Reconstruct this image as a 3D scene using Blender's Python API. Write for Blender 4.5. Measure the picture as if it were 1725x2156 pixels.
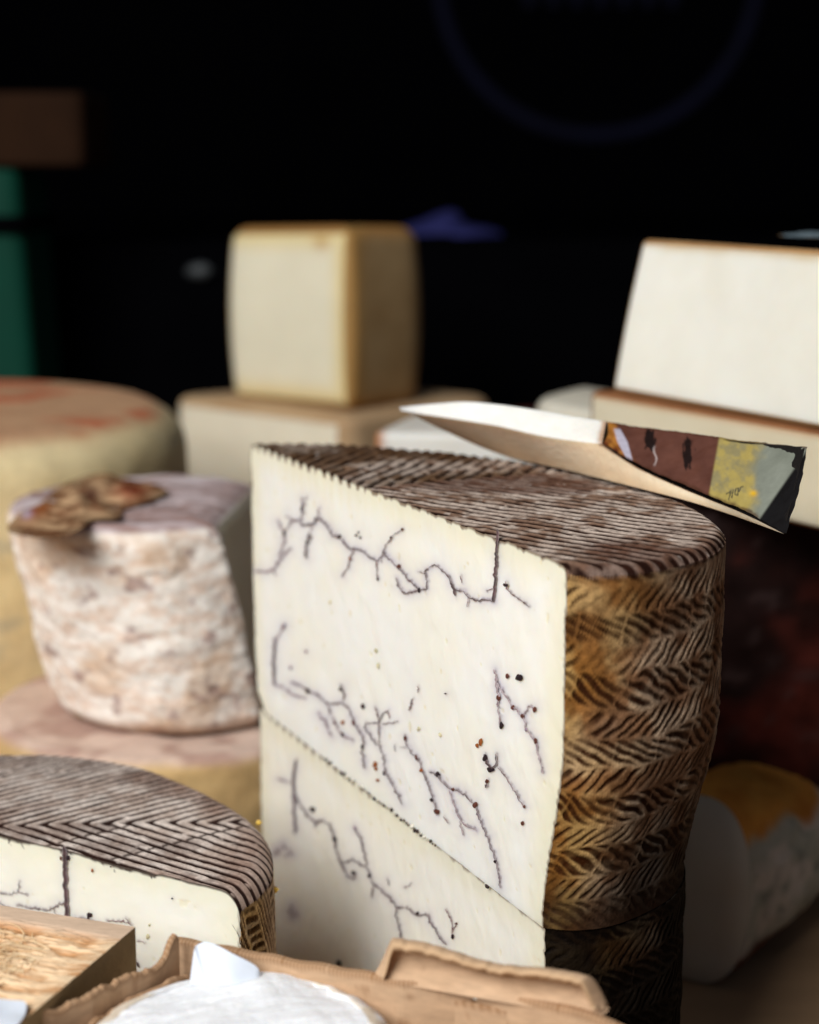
import bpy, math, random
import numpy as np
from mathutils import Vector, Matrix

for o in list(bpy.data.objects):
    bpy.data.objects.remove(o)
SC = bpy.context.scene
COL = SC.collection
rng = np.random.default_rng(7)
random.seed(7)

# ------------------------------------------------------------------ camera
F = 3600.0                       # focal length in units of a 1725 wide picture
TH = math.atan(698 / 3600)       # downward pitch
CZ = 0.2787                      # camera height above the stall table (m)
cam_d = bpy.data.cameras.new('camera')
cam = bpy.data.objects.new('camera', cam_d)
COL.objects.link(cam)
cam.location = (0, 0, CZ)
cam.rotation_euler = (math.pi / 2 - TH, 0, 0)
cam_d.sensor_fit = 'HORIZONTAL'
cam_d.sensor_width = 36
cam_d.lens = F / 1725 * 36
cam_d.clip_start = 0.01
cam_d.clip_end = 50
cam_d.dof.use_dof = True
cam_d.dof.focus_distance = 0.446
cam_d.dof.aperture_fstop = 11.2
SC.camera = cam

# ------------------------------------------------------------------ world, light, exposure
w = bpy.data.worlds.new('World')
SC.world = w
w.use_nodes = True
bg = w.node_tree.nodes['Background']
bg.inputs[0].default_value = (0.62, 0.72, 0.9, 1)
bg.inputs[1].default_value = 0.075


def area(name, loc, target, size, power, col, size_y=None):
    d = bpy.data.lights.new(name, 'AREA')
    d.shape = 'RECTANGLE'
    d.size = size
    d.size_y = size_y or size
    d.energy = power
    d.color = col
    o = bpy.data.objects.new(name, d)
    COL.objects.link(o)
    o.location = loc
    o.rotation_euler = (Vector(target) - Vector(loc)).to_track_quat('-Z', 'Y').to_euler()
    return o


area('daylight_from_stall_front', (-0.72, -0.50, 1.08), (0.0, 0.5, 0.12), 0.9, 32.5, (1.0, 0.99, 0.975), 0.9)
SC.view_settings.view_transform = 'Standard'
SC.view_settings.look = 'None'
SC.view_settings.exposure = 0
SC.view_settings.gamma = 1
SC.view_settings.use_curve_mapping = False
SC.render.engine = 'CYCLES'


# ------------------------------------------------------------------ geometry of the view (for placing things)
def ray(px, py):
    x = (np.asarray(px, float) - 862.5) / F
    y = -(np.asarray(py, float) - 1078) / F
    return np.stack([x + 0 * y, math.cos(TH) + y * math.sin(TH), -math.sin(TH) + y * math.cos(TH)], -1)


CAM = np.array([0, 0, CZ])


def on_z(px, py, z):
    d = ray(px, py)
    t = (z - CZ) / d[..., 2]
    return d * t[..., None] + CAM


def on_y(px, py, Y):
    d = ray(px, py)
    t = Y / d[..., 1]
    return d * t[..., None] + CAM


def on_plane(px, py, p0, n):
    d = ray(px, py)
    t = ((np.asarray(p0) - CAM) @ n) / (d @ n)
    return d * t[..., None] + CAM


def proj(P):
    R = P - CAM
    fw = np.array([0, math.cos(TH), -math.sin(TH)])
    up = np.array([0, math.sin(TH), math.cos(TH)])
    de = R @ fw
    return 862.5 + F * R[..., 0] / de, 1078 - F * (R @ up) / de


# ------------------------------------------------------------------ helpers
def lin(r, g=None, b=None):
    if g is None:
        r, g, b = r
    c = np.array([r, g, b], float) / 255
    return np.where(c <= 0.04045, c / 12.92, ((c + 0.055) / 1.055) ** 2.4)


def ss(a, b, x):
    t = np.clip((x - a) / (b - a), 0, 1)
    return t * t * (3 - 2 * t)


def mix(a, b, t):
    t = np.asarray(t)[..., None]
    return np.asarray(a) * (1 - t) + np.asarray(b) * t


def _h(i, j, k, seed):
    n = (i.astype(np.int64) * 374761393 + j.astype(np.int64) * 668265263 + k.astype(np.int64) * 2147483647 + seed * 974711) & 0xffffffff
    n = ((n ^ (n >> 13)) * 1274126177) & 0xffffffff
    n = (n ^ (n >> 16)) & 0xffffffff
    return n / 4294967295.0


def vn(P, scale, seed=0):
    """value noise in 0..1"""
    P = np.asarray(P, float) * scale
    i = np.floor(P).astype(np.int64)
    f = P - i
    f = f * f * (3 - 2 * f)
    r = 0
    for dx in (0, 1):
        for dy in (0, 1):
            for dz in (0, 1):
                wgt = (f[..., 0] if dx else 1 - f[..., 0]) * (f[..., 1] if dy else 1 - f[..., 1]) * (f[..., 2] if dz else 1 - f[..., 2])
                r = r + wgt * _h(i[..., 0] + dx, i[..., 1] + dy, i[..., 2] + dz, seed)
    return r


def fbm(P, scale, seed=0, oct=3):
    r, a, t = 0, 1.0, 0
    for k in range(oct):
        r = r + a * vn(P, scale * 2 ** k, seed + 17 * k)
        t += a
        a *= 0.5
    return r / t


def catmull(pts, n, closed=False):
    P = np.array(pts, float)
    if closed:
        Q = np.vstack([P[-1], P, P[0], P[1]])
    else:
        Q = np.vstack([2 * P[0] - P[1], P, 2 * P[-1] - P[-2]])
    out = []
    for i in range(1, len(Q) - 2):
        p0, p1, p2, p3 = Q[i - 1:i + 3]
        for t in np.linspace(0, 1, 40, endpoint=False):
            out.append(0.5 * (2 * p1 + (p2 - p0) * t + (2 * p0 - 5 * p1 + 4 * p2 - p3) * t * t + (3 * p1 - p0 - 3 * p2 + p3) * t ** 3))
    if not closed:
        out.append(Q[-2])
    else:
        out.append(out[0])
    out = np.array(out)
    return resample(out, n, closed)


def resample(P, n, closed=False):
    P = np.asarray(P, float)
    L = np.r_[0, np.cumsum(np.linalg.norm(np.diff(P, axis=0), axis=1))]
    s = np.linspace(0, L[-1], n + 1)[:-1] if closed else np.linspace(0, L[-1], n)
    return np.stack([np.interp(s, L, P[:, k]) for k in range(P.shape[1])], 1)


def grid_faces(nr, nc, wrap=False, flip=False, off=0):
    r = np.arange(nr - 1)[:, None]
    c = np.arange(nc if wrap else nc - 1)[None, :]
    c2 = (c + 1) % nc
    a = r * nc + c
    b = r * nc + c2
    d = (r + 1) * nc + c2
    e = (r + 1) * nc + c
    q = np.stack([a, b, d, e], -1).reshape(-1, 4) + off
    return q[:, ::-1] if flip else q


def thing(name, label, cat, loc=(0, 0, 0), group=None):
    o = bpy.data.objects.new(name, None)
    COL.objects.link(o)
    o.location = tuple(float(v) for v in loc)
    o.empty_display_size = 0.01
    o['label'] = label
    o['category'] = cat
    if group:
        o['group'] = group
    return o


def tag(o, label, cat, group=None):
    o['label'] = label
    o['category'] = cat
    if group:
        o['group'] = group
    return o


def mk(name, V, Fc, mat, parent=None, cols=None, smooth=True, base=None, kind=None):
    """one mesh object; V in world coordinates; Fc an int array (quads or triangles) or a list of polygons"""
    V = np.asarray(V, float)
    loc = np.array(base if base is not None else (0, 0, 0), float)
    if parent is not None:
        loc = np.zeros(3)
        p = parent
        while p is not None:
            loc += np.array(p.location)
            p = p.parent
    me = bpy.data.meshes.new(name)
    L = V - loc
    if isinstance(Fc, np.ndarray):
        k = Fc.shape[1]
        me.vertices.add(len(L))
        me.vertices.foreach_set('co', L.astype(np.float32).ravel())
        me.loops.add(Fc.size)
        me.loops.foreach_set('vertex_index', Fc.astype(np.int32).ravel())
        me.polygons.add(len(Fc))
        me.polygons.foreach_set('loop_start', (np.arange(len(Fc)) * k).astype(np.int32))
        me.update(calc_edges=True)
        me.validate()
    else:
        me.from_pydata(L.tolist(), [], [list(map(int, f)) for f in Fc])
    if cols is not None:
        at = me.color_attributes.new('Col', 'FLOAT_COLOR', 'POINT')
        C = np.ones((len(L), 4), np.float32)
        C[:, :3] = np.clip(cols, 0, 1)
        at.data.foreach_set('color', C.ravel())
    me.polygons.foreach_set('use_smooth', [smooth] * len(me.polygons))
    me.materials.append(mat)
    o = bpy.data.objects.new(name, me)
    COL.objects.link(o)
    if parent is not None:
        o.parent = parent
    else:
        o.location = loc
    if kind:
        o['kind'] = kind
    return o


def structure(o):
    o['kind'] = 'structure'
    return o


def split(V, Fc, mask, nameA, matA, nameB, matB, parent, cols):
    """faces with mask -> part A, the others -> part B"""
    out = []
    for nm, mt, m in ((nameA, matA, mask), (nameB, matB, ~mask)):
        f = Fc[m]
        u, inv = np.unique(f, return_inverse=True)
        out.append(mk(nm, V[u], inv.reshape(f.shape), mt, parent, cols[u]))
    return out


# ------------------------------------------------------------------ materials
def material(name, base=None, rough=0.6, sss=0.0, sss_scale=0.006, nscale=120, namt=0.1, bscale=600, bstr=0.15, bdist=0.0004,
             spec=0.35, stretch=(1, 1, 1), metallic=0.0, rough_var=0.1):
    m = bpy.data.materials.new(name)
    m.use_nodes = True
    nt = m.node_tree
    N, L = nt.nodes, nt.links
    bs = N['Principled BSDF']
    tc = N.new('ShaderNodeTexCoord')
    mp = N.new('ShaderNodeMapping')
    mp.inputs['Scale'].default_value = stretch
    L.new(tc.outputs['Object'], mp.inputs['Vector'])
    n1 = N.new('ShaderNodeTexNoise')
    n1.inputs['Scale'].default_value = nscale
    n1.inputs['Detail'].default_value = 6
    n1.inputs['Roughness'].default_value = 0.6
    L.new(mp.outputs[0], n1.inputs['Vector'])
    mr = N.new('ShaderNodeMapRange')
    mr.inputs[1].default_value = 0.25
    mr.inputs[2].default_value = 0.75
    mr.inputs[3].default_value = 1 - namt
    mr.inputs[4].default_value = 1 + namt * 0.6
    L.new(n1.outputs['Fac'], mr.inputs[0])
    mx = N.new('ShaderNodeVectorMath')
    mx.operation = 'SCALE'
    if base is None:
        at = N.new('ShaderNodeAttribute')
        at.attribute_name = 'Col'
        L.new(at.outputs['Color'], mx.inputs[0])
    else:
        rg = N.new('ShaderNodeRGB')
        rg.outputs[0].default_value = (*[float(v) for v in base], 1)
        L.new(rg.outputs[0], mx.inputs[0])
    L.new(mr.outputs[0], mx.inputs['Scale'])
    L.new(mx.outputs[0], bs.inputs['Base Color'])
    rr = N.new('ShaderNodeMapRange')
    rr.inputs[3].default_value = max(rough - rough_var, 0.05)
    rr.inputs[4].default_value = min(rough + rough_var, 1)
    L.new(n1.outputs['Fac'], rr.inputs[0])
    L.new(rr.outputs[0], bs.inputs['Roughness'])
    bs.inputs['Specular IOR Level'].default_value = spec
    bs.inputs['Metallic'].default_value = metallic
    if sss:
        bs.inputs['Subsurface Weight'].default_value = sss
        bs.inputs['Subsurface Radius'].default_value = (1.0, 0.78, 0.6)
        bs.inputs['Subsurface Scale'].default_value = sss_scale
    n2 = N.new('ShaderNodeTexNoise')
    n2.inputs['Scale'].default_value = bscale
    n2.inputs['Detail'].default_value = 4
    L.new(mp.outputs[0], n2.inputs['Vector'])
    bp = N.new('ShaderNodeBump')
    bp.inputs['Strength'].default_value = bstr
    bp.inputs['Distance'].default_value = bdist
    L.new(n2.outputs['Fac'], bp.inputs['Height'])
    L.new(bp.outputs[0], bs.inputs['Normal'])
    return m


M_paste = material('cheese_paste', None, 0.45, 0.55, 0.007, 60, 0.02, 500, 0.22, 0.0003, 0.35, (1, 1, 0.7))
M_paste_soft = material('cheese_paste_soft', None, 0.5, 0.5, 0.008, 40, 0.05, 300, 0.3, 0.0005, 0.3)
M_vein = material('mould_vein', None, 0.6, 0, 0, 900, 0.35, 2500, 0.5, 0.0002, 0.3)
M_rind = material('pressed_rind', None, 0.66, 0.0, 0, 700, 0.38, 1500, 0.6, 0.0004, 0.05)
M_rind_soft = material('natural_rind', None, 0.75, 0.2, 0.004, 200, 0.12, 900, 0.35, 0.0005, 0.12)
M_slice = material('slice_paste', None, 0.75, 0.45, 0.005, 160, 0.09, 500, 0.5, 0.0006, 0.15)
M_wax = material('dark_waxed_rind', None, 0.6, 0.0, 0, 90, 0.5, 500, 0.4, 0.0006, 0.08)
M_label = material('printed_film_label', None, 0.22, 0.0, 0, 400, 0.12, 900, 0.25, 0.0002, 0.5)
M_card = material('cardboard', None, 0.85, 0.0, 0, 260, 0.14, 1600, 0.35, 0.0003, 0.15, (1, 1, 3))
M_white = material('white_bloomy_rind', None, 0.8, 0.35, 0.004, 150, 0.05, 700, 0.45, 0.0006, 0.15)
M_paper = material('white_paper', lin(222, 229, 240), 0.75, 0.1, 0.001, 120, 0.03, 900, 0.15, 0.0002, 0.2)
M_wood = material('rough_sawn_wood', None, 0.8, 0.0, 0, 300, 0.18, 1300, 0.5, 0.0004, 0.15, (0.35, 1, 1))
M_table = material('stall_table_wood', lin(176, 142, 108), 0.75, 0, 0, 40, 0.25, 600, 0.4, 0.0005, 0.2, (0.15, 1, 1))
M_black = material('black_wall', (0.0016, 0.0016, 0.0022), 1.0, 0, 0, 10, 0.3, 60, 0.1, 0.001, 0.0)
M_green = material('green_plastic', lin(0, 62, 47), 0.75, 0, 0, 20, 0.15, 100, 0.1, 0.0005, 0.2)
M_brown = material('brown_cardboard_far', lin(44, 27, 16), 0.95, 0, 0, 20, 0.3, 100, 0.1, 0.0005, 0.1)
M_blue = material('blue_plastic_film', lin(44, 46, 104), 0.8, 0, 0, 30, 0.3, 100, 0.2, 0.001, 0.3)
M_ring = material('blue_grey_paint', lin(17, 18, 40), 0.9, 0, 0, 12, 0.4, 60, 0.1, 0.001, 0.2)
M_steel = material('dull_steel', lin(84, 88, 90), 0.6, 0, 0, 60, 0.2, 200, 0.1, 0.0003, 0.4, metallic=0.6)

# ------------------------------------------------------------------ setting: table, step, wall, counter
def box_mesh(x0, x1, y0, y1, z0, z1):
    V = np.array([(x, y, z) for z in (z0, z1) for y in (y0, y1) for x in (x0, x1)], float)
    Fc = np.array([(0, 2, 3, 1), (4, 5, 7, 6), (0, 1, 5, 4), (2, 6, 7, 3), (0, 4, 6, 2), (1, 3, 7, 5)])
    return V, Fc


V, Fc = box_mesh(-0.9, 0.9, 0.08, 1.28, -0.03, 0.0)
structure(mk('stall_table', V, Fc, M_table, smooth=False, base=(0, 0.7, -0.03)))
V, Fc = box_mesh(-0.5, 0.5, 0.14, 0.385, 0.0005, 0.05)
structure(mk('stall_step', V, Fc, M_table, smooth=False, base=(0, 0.3, 0)))
V, Fc = box_mesh(-4, 4, 2.6, 2.7, -1, 3.5)
structure(mk('back_wall', V, Fc, M_black, smooth=False, base=(0, 2.65, -1)))
V, Fc = box_mesh(-1.2, 1.2, 1.32, 2.3, -1.0, 0.2335)
counter = structure(mk('back_counter', V, Fc, M_black, smooth=False, base=(0, 1.6, -1)))


# ------------------------------------------------------------------ pressed half wheels
def zz(Z):
    sx, sy, sc = Z
    return lambda x, y: ((sx + x / sc) / 1.449, (sy + y / sc) / 1.449)


ZA = zz((700, 1200, 1.568))
ZB = zz((700, 2000, 1.568))
ZC = zz((0, 2200, 1.917))


def vein_strip(pts, wd, seed):
    """jittered ribbon in picture units -> (left, right, centre) arrays"""
    r = np.random.default_rng(seed)
    P = np.array(pts, float)
    L = np.linalg.norm(np.diff(P, axis=0), axis=1).sum()
    n = max(int(L / 1.6), 4)
    P = resample(P, n)
    k = np.arange(n)
    j = np.stack([np.interp(k, np.arange(0, n + 4, 3), r.normal(0, 1.3, len(np.arange(0, n + 4, 3)))) for _ in range(2)], 1)
    env = np.minimum(1, np.minimum(k, n - 1 - k) / 4)[:, None]
    P = P + j * env * 0.9
    T = np.gradient(P, axis=0)
    T /= np.linalg.norm(T, axis=1)[:, None] + 1e-9
    Nn = np.stack([-T[:, 1], T[:, 0]], 1)
    wv = np.interp(k, np.arange(0, n + 6, 4), np.abs(r.normal(0.75, 0.42, len(np.arange(0, n + 6, 4)))))
    kn = np.interp(k, np.arange(0, n + 6, 2), r.random(len(np.arange(0, n + 6, 2))))
    if wd > 7.5:
        st = np.arange(0, n + 30, 14)
        wv = np.interp(k, st, 0.75 + 0.3 * r.random(len(st)))
    else:
        wv = wv + 1.3 * (kn > 0.86)
    wv = np.clip(wv, 0.10, 2.6) * wd * 0.36
    wv *= np.clip(np.minimum(k + 0.6, n - 0.4 - k) / 4, 0.15, 1)
    return P + Nn * wv[:, None], P - Nn * wv[:, None], P


def add_veins(parent, veins, specks, plane_p, plane_n, seed):
    halos = []
    for q, (pts, wd, tone, halo) in enumerate(veins):
        A, B, Cn = vein_strip(pts, wd, seed + q)
        r = np.random.default_rng(seed + 500 + q)
        n = len(A)
        V = np.vstack([on_plane(A[:, 0], A[:, 1], plane_p, plane_n), on_plane(B[:, 0], B[:, 1], plane_p, plane_n)])
        V += plane_n * 0.0003
        # the middle of the thread stands proud
        Mid = on_plane(Cn[:, 0], Cn[:, 1], plane_p, plane_n) + plane_n * 0.0005
        V = np.vstack([V[:n], Mid, V[n:]])
        fc = grid_faces(3, n)
        t = np.interp(np.arange(n), np.arange(0, n + 8, 5), r.random(len(np.arange(0, n + 8, 5))))
        dark, mid, red = lin(38, 20, 22), lin(100, 66, 70), lin(108, 52, 42)
        base = {'d': mix(dark, mid, t * 0.75), 'f': mix(mid, lin(172, 150, 158), 0.25 + t * 0.6), 'r': mix(red, dark, t * 0.8), 'g': mix(lin(62, 46, 54), lin(118, 98, 108), t)}[tone]
        edge = mix(base, lin(214, 206, 206), np.full(n, 0.62 if wd < 7.5 else 0.25))
        mk('vein', V, fc, M_vein, parent, np.vstack([edge, base, edge]))
        halos.append((Cn[::3], halo))
    if specks:
        VV, FF, CC = [], [], []
        off = 0
        for q, (x, y, rad, tone) in enumerate(specks):
            if tone == 'h':
                halos.append((np.array([[x, y], [x + 4, y + 6], [x - 5, y + 9]]), rad))
                continue
            r = np.random.default_rng(seed + 900 + q)
            k = 14
            a = np.linspace(0, 2 * math.pi, k, endpoint=False)
            rr = rad * (0.6 + 0.75 * r.random(k))
            rr = (rr + np.roll(rr, 1)) / 2
            asp = 0.95 + 0.45 * r.random()
            px = np.r_[x, x + rr * np.cos(a) / asp]
            py = np.r_[y, y + rr * np.sin(a) * asp]
            P = on_plane(px, py, plane_p, plane_n) + plane_n * 0.0003
            P[0] += plane_n * 0.0005
            VV.append(P)
            FF.append(np.array([(0, 1 + i, 1 + (i + 1) % k) for i in range(k)]) + off)
            c = {'d': lin(42, 28, 34), 'r': lin(96, 54, 44), 'o': lin(150, 84, 40), 'f': lin(150, 132, 146), 'y': lin(214, 206, 168)}[tone]
            CC.append(np.tile(c, (k + 1, 1)) * (0.7 + 0.6 * r.random((k + 1, 1))))
            off += k + 1
            if tone != 'y':
                halos.append((np.array([[x, y], [x + 0.5, y]]), 0.35))
        mk('mould_specks', np.vstack(VV), np.vstack(FF), M_vein, parent, np.vstack(CC), kind='stuff')
    return halos


def half_wheel(name, label, group, arc, z0, z1, rb, inset, top_fn, side_fn, paste_fn, veins, specks, seed, narc=760, nch=430, K=260, M=190, face_shift=0.0):
    arc = catmull(arc, 4000)
    na_ = int(narc * 0.74)
    arc = arc[np.r_[np.linspace(0, 1700, na_, endpoint=False).astype(int), np.linspace(1700, 3999, narc - na_).astype(int)]]   # dense where it shows
    # right end of the cut -> round the back -> left end of the cut
    P1, P2 = arc[0], arc[-1]
    Q = (P1 + P2) / 2
    ch_d = (P2 - P1) / np.linalg.norm(P2 - P1)
    pn = np.array([-ch_d[1], ch_d[0], 0])
    amid = arc[na_ + 60]
    if pn[:2] @ (amid - Q) > 0:
        pn = -pn
    chord = P2 + (P1 - P2) * np.linspace(0, 1, nch + 1)[1:-1, None]
    O = np.vstack([arc, chord])                   # closed outline
    c0 = Q * 0.55 + amid * 0.45
    root = thing(name, label, 'cheese', (c0[0], c0[1], z0), group)
    # top
    s = 1 - (1 - np.linspace(0.002, 1, M)) ** 1.0
    XY = c0 + s[:, None, None] * (O - c0)[None]
    flat = XY.reshape(-1, 2)
    d = np.full(len(flat), 1e9)
    sub = arc[::3]
    for a in range(0, len(flat), 20000):
        dd = flat[a:a + 20000, None, :] - sub[None]
        d[a:a + 20000] = np.sqrt((dd ** 2).sum(-1).min(1))
    dr = np.clip(d, 0, rb)
    drop = rb - np.sqrt(np.clip(rb ** 2 - (rb - dr) ** 2, 0, None))
    gd, gc = top_fn(flat[:, 0], flat[:, 1])
    rim = ss(0, 0.004, d)
    Z = z1 - drop - gd * (0.45 + 0.55 * rim)
    no = O.shape[0]
    V = np.c_[flat, Z]
    fc = grid_faces(M, no, wrap=True, flip=False)
    mk('top_rind', V, fc, M_rind, root, gc)
    ztop = Z.reshape(M, no)[-1]
    # side
    u = np.r_[0, np.cumsum(np.linalg.norm(np.diff(arc, axis=0), axis=1))]
    fz = np.linspace(0, 1, K)
    inw = (Q - arc)
    inw /= np.linalg.norm(inw, axis=1)[:, None]
    UU, FZ = np.meshgrid(u, fz)
    ZZ = z0 + FZ * (ztop[:narc][None] - z0)
    ins = inset(FZ, UU / u[-1])
    sd, sc = side_fn(UU, ZZ - z0, ZZ)
    fade = np.clip((1 - FZ) * 18, 0, 1) * np.clip(FZ * 25, 0, 1)
    ins = ins + sd * fade
    XYs = arc[None] + inw[None] * ins[..., None]
    Vs = np.dstack([XYs, ZZ]).reshape(-1, 3)
    mk('side_rind', Vs, grid_faces(K, narc, flip=False), M_rind, root, sc.reshape(-1, 3))
    # cut face
    ct = np.r_[ztop[narc - 1], ztop[narc:], ztop[0]]
    t = np.linspace(0, 1, nch + 1)
    A = XYs[:, -1, :][:, None, :]
    B = XYs[:, 0, :][:, None, :]
    FX = A + (B - A) * t[None, :, None]
    FZ2, T2 = np.meshgrid(fz, t, indexing='ij')
    Zf = z0 + FZ2 * (ct[None] - z0)
    Vf = np.dstack([FX, Zf]).reshape(-1, 3)
    wob = (fbm(Vf * np.array([1, 1, 0.5]), 420, seed + 3, 2) - 0.5) * 0.00016 + (fbm(Vf, 160, seed + 4, 3) - 0.5) * 0.0004 - ss(0.78, 0.86, fbm(Vf, 330, 8, 2)) * 0.00016
    pp = np.r_[Q, z0]
    halos = add_veins(root, veins, specks, pp, pn, seed)
    px, py = proj(Vf)
    hal = np.zeros(len(Vf))
    core = np.zeros(len(Vf))
    for (c, h) in halos:
        bx = (px > c[:, 0].min() - 34) & (px < c[:, 0].max() + 34) & (py > c[:, 1].min() - 34) & (py < c[:, 1].max() + 34)
        idx = np.nonzero(bx)[0]
        if len(idx) == 0:
            continue
        dm = np.full(len(idx), 1e9)
        for (cx, cy) in c:
            dm = np.minimum(dm, (px[idx] - cx) ** 2 + (py[idx] - cy) ** 2)
        dm = np.sqrt(dm)
        core[idx] = np.maximum(core[idx], h * np.exp(-(dm / 2.9) ** 2))
        hal[idx] = np.maximum(hal[idx], h * (0.40 * np.exp(-(dm / 17) ** 2) + 0.34 * np.exp(-(dm / 5.5) ** 2)))
    hal *= 0.45 + 1.1 * fbm(np.stack([px, py, 0 * px], -1), 0.045, seed + 9, 2)
    L = np.linalg.norm(P1 - P2)
    de = np.minimum.reduce([T2 * L, (1 - T2) * L * 0.9]).ravel()
    dt = (ct[None] - Zf).ravel()
    tooth = np.r_[gd.reshape(M, no)[-1][narc - 1], gd.reshape(M, no)[-1][narc:], gd.reshape(M, no)[-1][0]]
    dt = dt - (np.clip((tooth - 0.0003) / 0.0005, 0, 1)[None] * 0.0009 + 0 * Zf).ravel()
    fcx = paste_fn(Vf, T2.ravel(), Zf.ravel(), hal, de, dt)
    cn_ = fbm(np.stack([px, py, 0 * px], -1), 0.16, seed + 19, 2)
    fcx = mix(fcx, lin(88, 56, 60), np.clip(core * ss(0.30, 0.60, cn_) * 0.85, 0, 1))
    mk('cut_face', Vf + pn * wob[:, None], grid_faces(K, nch + 1, flip=True), M_paste, root, fcx)
    # underside
    Ob = np.vstack([XYs[0], FX[0][1:-1]])
    ring = np.vstack([c0 + k * (Ob - c0) for k in (0.002, 0.5, 1.0)])
    mk('underside', np.c_[ring, np.full(len(ring), z0)], grid_faces(3, no, wrap=True, flip=True), M_rind, root, np.tile(lin(90, 60, 40), (len(ring), 1)))
    return root


def groove(ph, wid):
    """1 in the groove, 0 on the ridge; wid = share of the period that is groove"""
    f = np.abs(ph - np.floor(ph) - 0.5) * 2      # 0 at the groove middle
    return 1 - ss(wid * 0.55, wid * 1.25, f)


def paste_main(V, t, z, hal, de, dt):
    n = fbm(V, 55, 3, 3)
    c = mix(lin(247, 244, 231), lin(246, 245, 238), ss(0.3, 0.7, n))
    c = c * (0.985 + 0.03 * fbm(V * np.array([1, 1, 0.6]), 130, 4, 3)[:, None])
    pit = ss(0.79, 0.83, fbm(V, 330, 8, 2))
    c = mix(c, lin(226, 214, 170), pit * 0.5)
    edge = ss(0.014, 0.0, np.minimum(de, dt * 1.3))
    c = mix(c, lin(238, 230, 190), edge * 0.55)
    c = mix(c, lin(198, 192, 204), np.clip(hal, 0, 1))
    rin = ss(0.0009, 0.0002, np.minimum(de, dt))
    return mix(c, lin(104, 72, 48), rin * 0.8)


def main_top(x, y):
    P = np.stack([x, y, 0 * x], -1)
    wx = (fbm(P, 60, 11, 3) - 0.5) * 0.0030
    wy = (fbm(P, 60, 12, 3) - 0.5) * 0.0030
    X, Y = x + wx, y + wy
    # two fields of the pressed pattern meeting on a line through the wheel
    b = math.radians(24)
    q = -(X + 0.0064) * math.sin(b) + (Y - 0.500) * math.cos(b)
    a = math.radians(70)
    phA = (-X * math.sin(a) + Y * math.cos(a)) / 0.0046
    a2 = math.radians(-38)
    phB = (-X * math.sin(a2) + Y * math.cos(a2)) / 0.0043
    brk = fbm(P, 260, 13, 2)
    gA = groove(phA, 0.5) * ss(0.25, 0.42, brk + 0.1)
    gB = groove(phB, 0.44 + 0.34 * fbm(P, 130, 24, 2)) * ss(0.22, 0.42, brk + 0.08)
    isA = ss(-0.0012, 0.0012, q)
    g = gA * isA + gB * (1 - isA)
    # cross cords of the press cloth
    c1 = groove(((Y - 0.478) * math.cos(0.8) - (X - 0.037) * math.sin(0.8)) / 0.055 + 0.5, 0.03)
    gk = np.maximum(g, c1 * 0.6 * ss(0.4, 0.6, brk))
    n = fbm(P, 160, 21, 3)
    n2 = fbm(P, 30, 22, 2)
    ridge = mix(lin(136, 108, 90), lin(196, 178, 164), ss(0.3, 0.62, n))
    ridge = mix(ridge, lin(120, 100, 52), isA * ss(0.5, 0.7, n2) * 0.7)
    ridge = mix(ridge, lin(90, 56, 42), ss(0.5, 0.68, n2) * 0.7)
    gro = mix(lin(28, 14, 10), lin(52, 28, 19), n)
    nfi = fbm(P, 620, 23, 2)
    col = mix(ridge, gro, np.clip(gk + (nfi - 0.6) * 0.8 * (1 - gk), 0, 1))
    sp = ss(0.78, 0.86, fbm(P * np.array([0.6, 1.2, 1]), 330, 31, 2))
    col = mix(col, lin(198, 186, 176), sp * 0.7 * (1 - g))
    return g * (0.0005 + 0.0005 * isA) + (n - 0.5) * 0.0006 + (nfi - 0.5) * 0.0002, col


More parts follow.
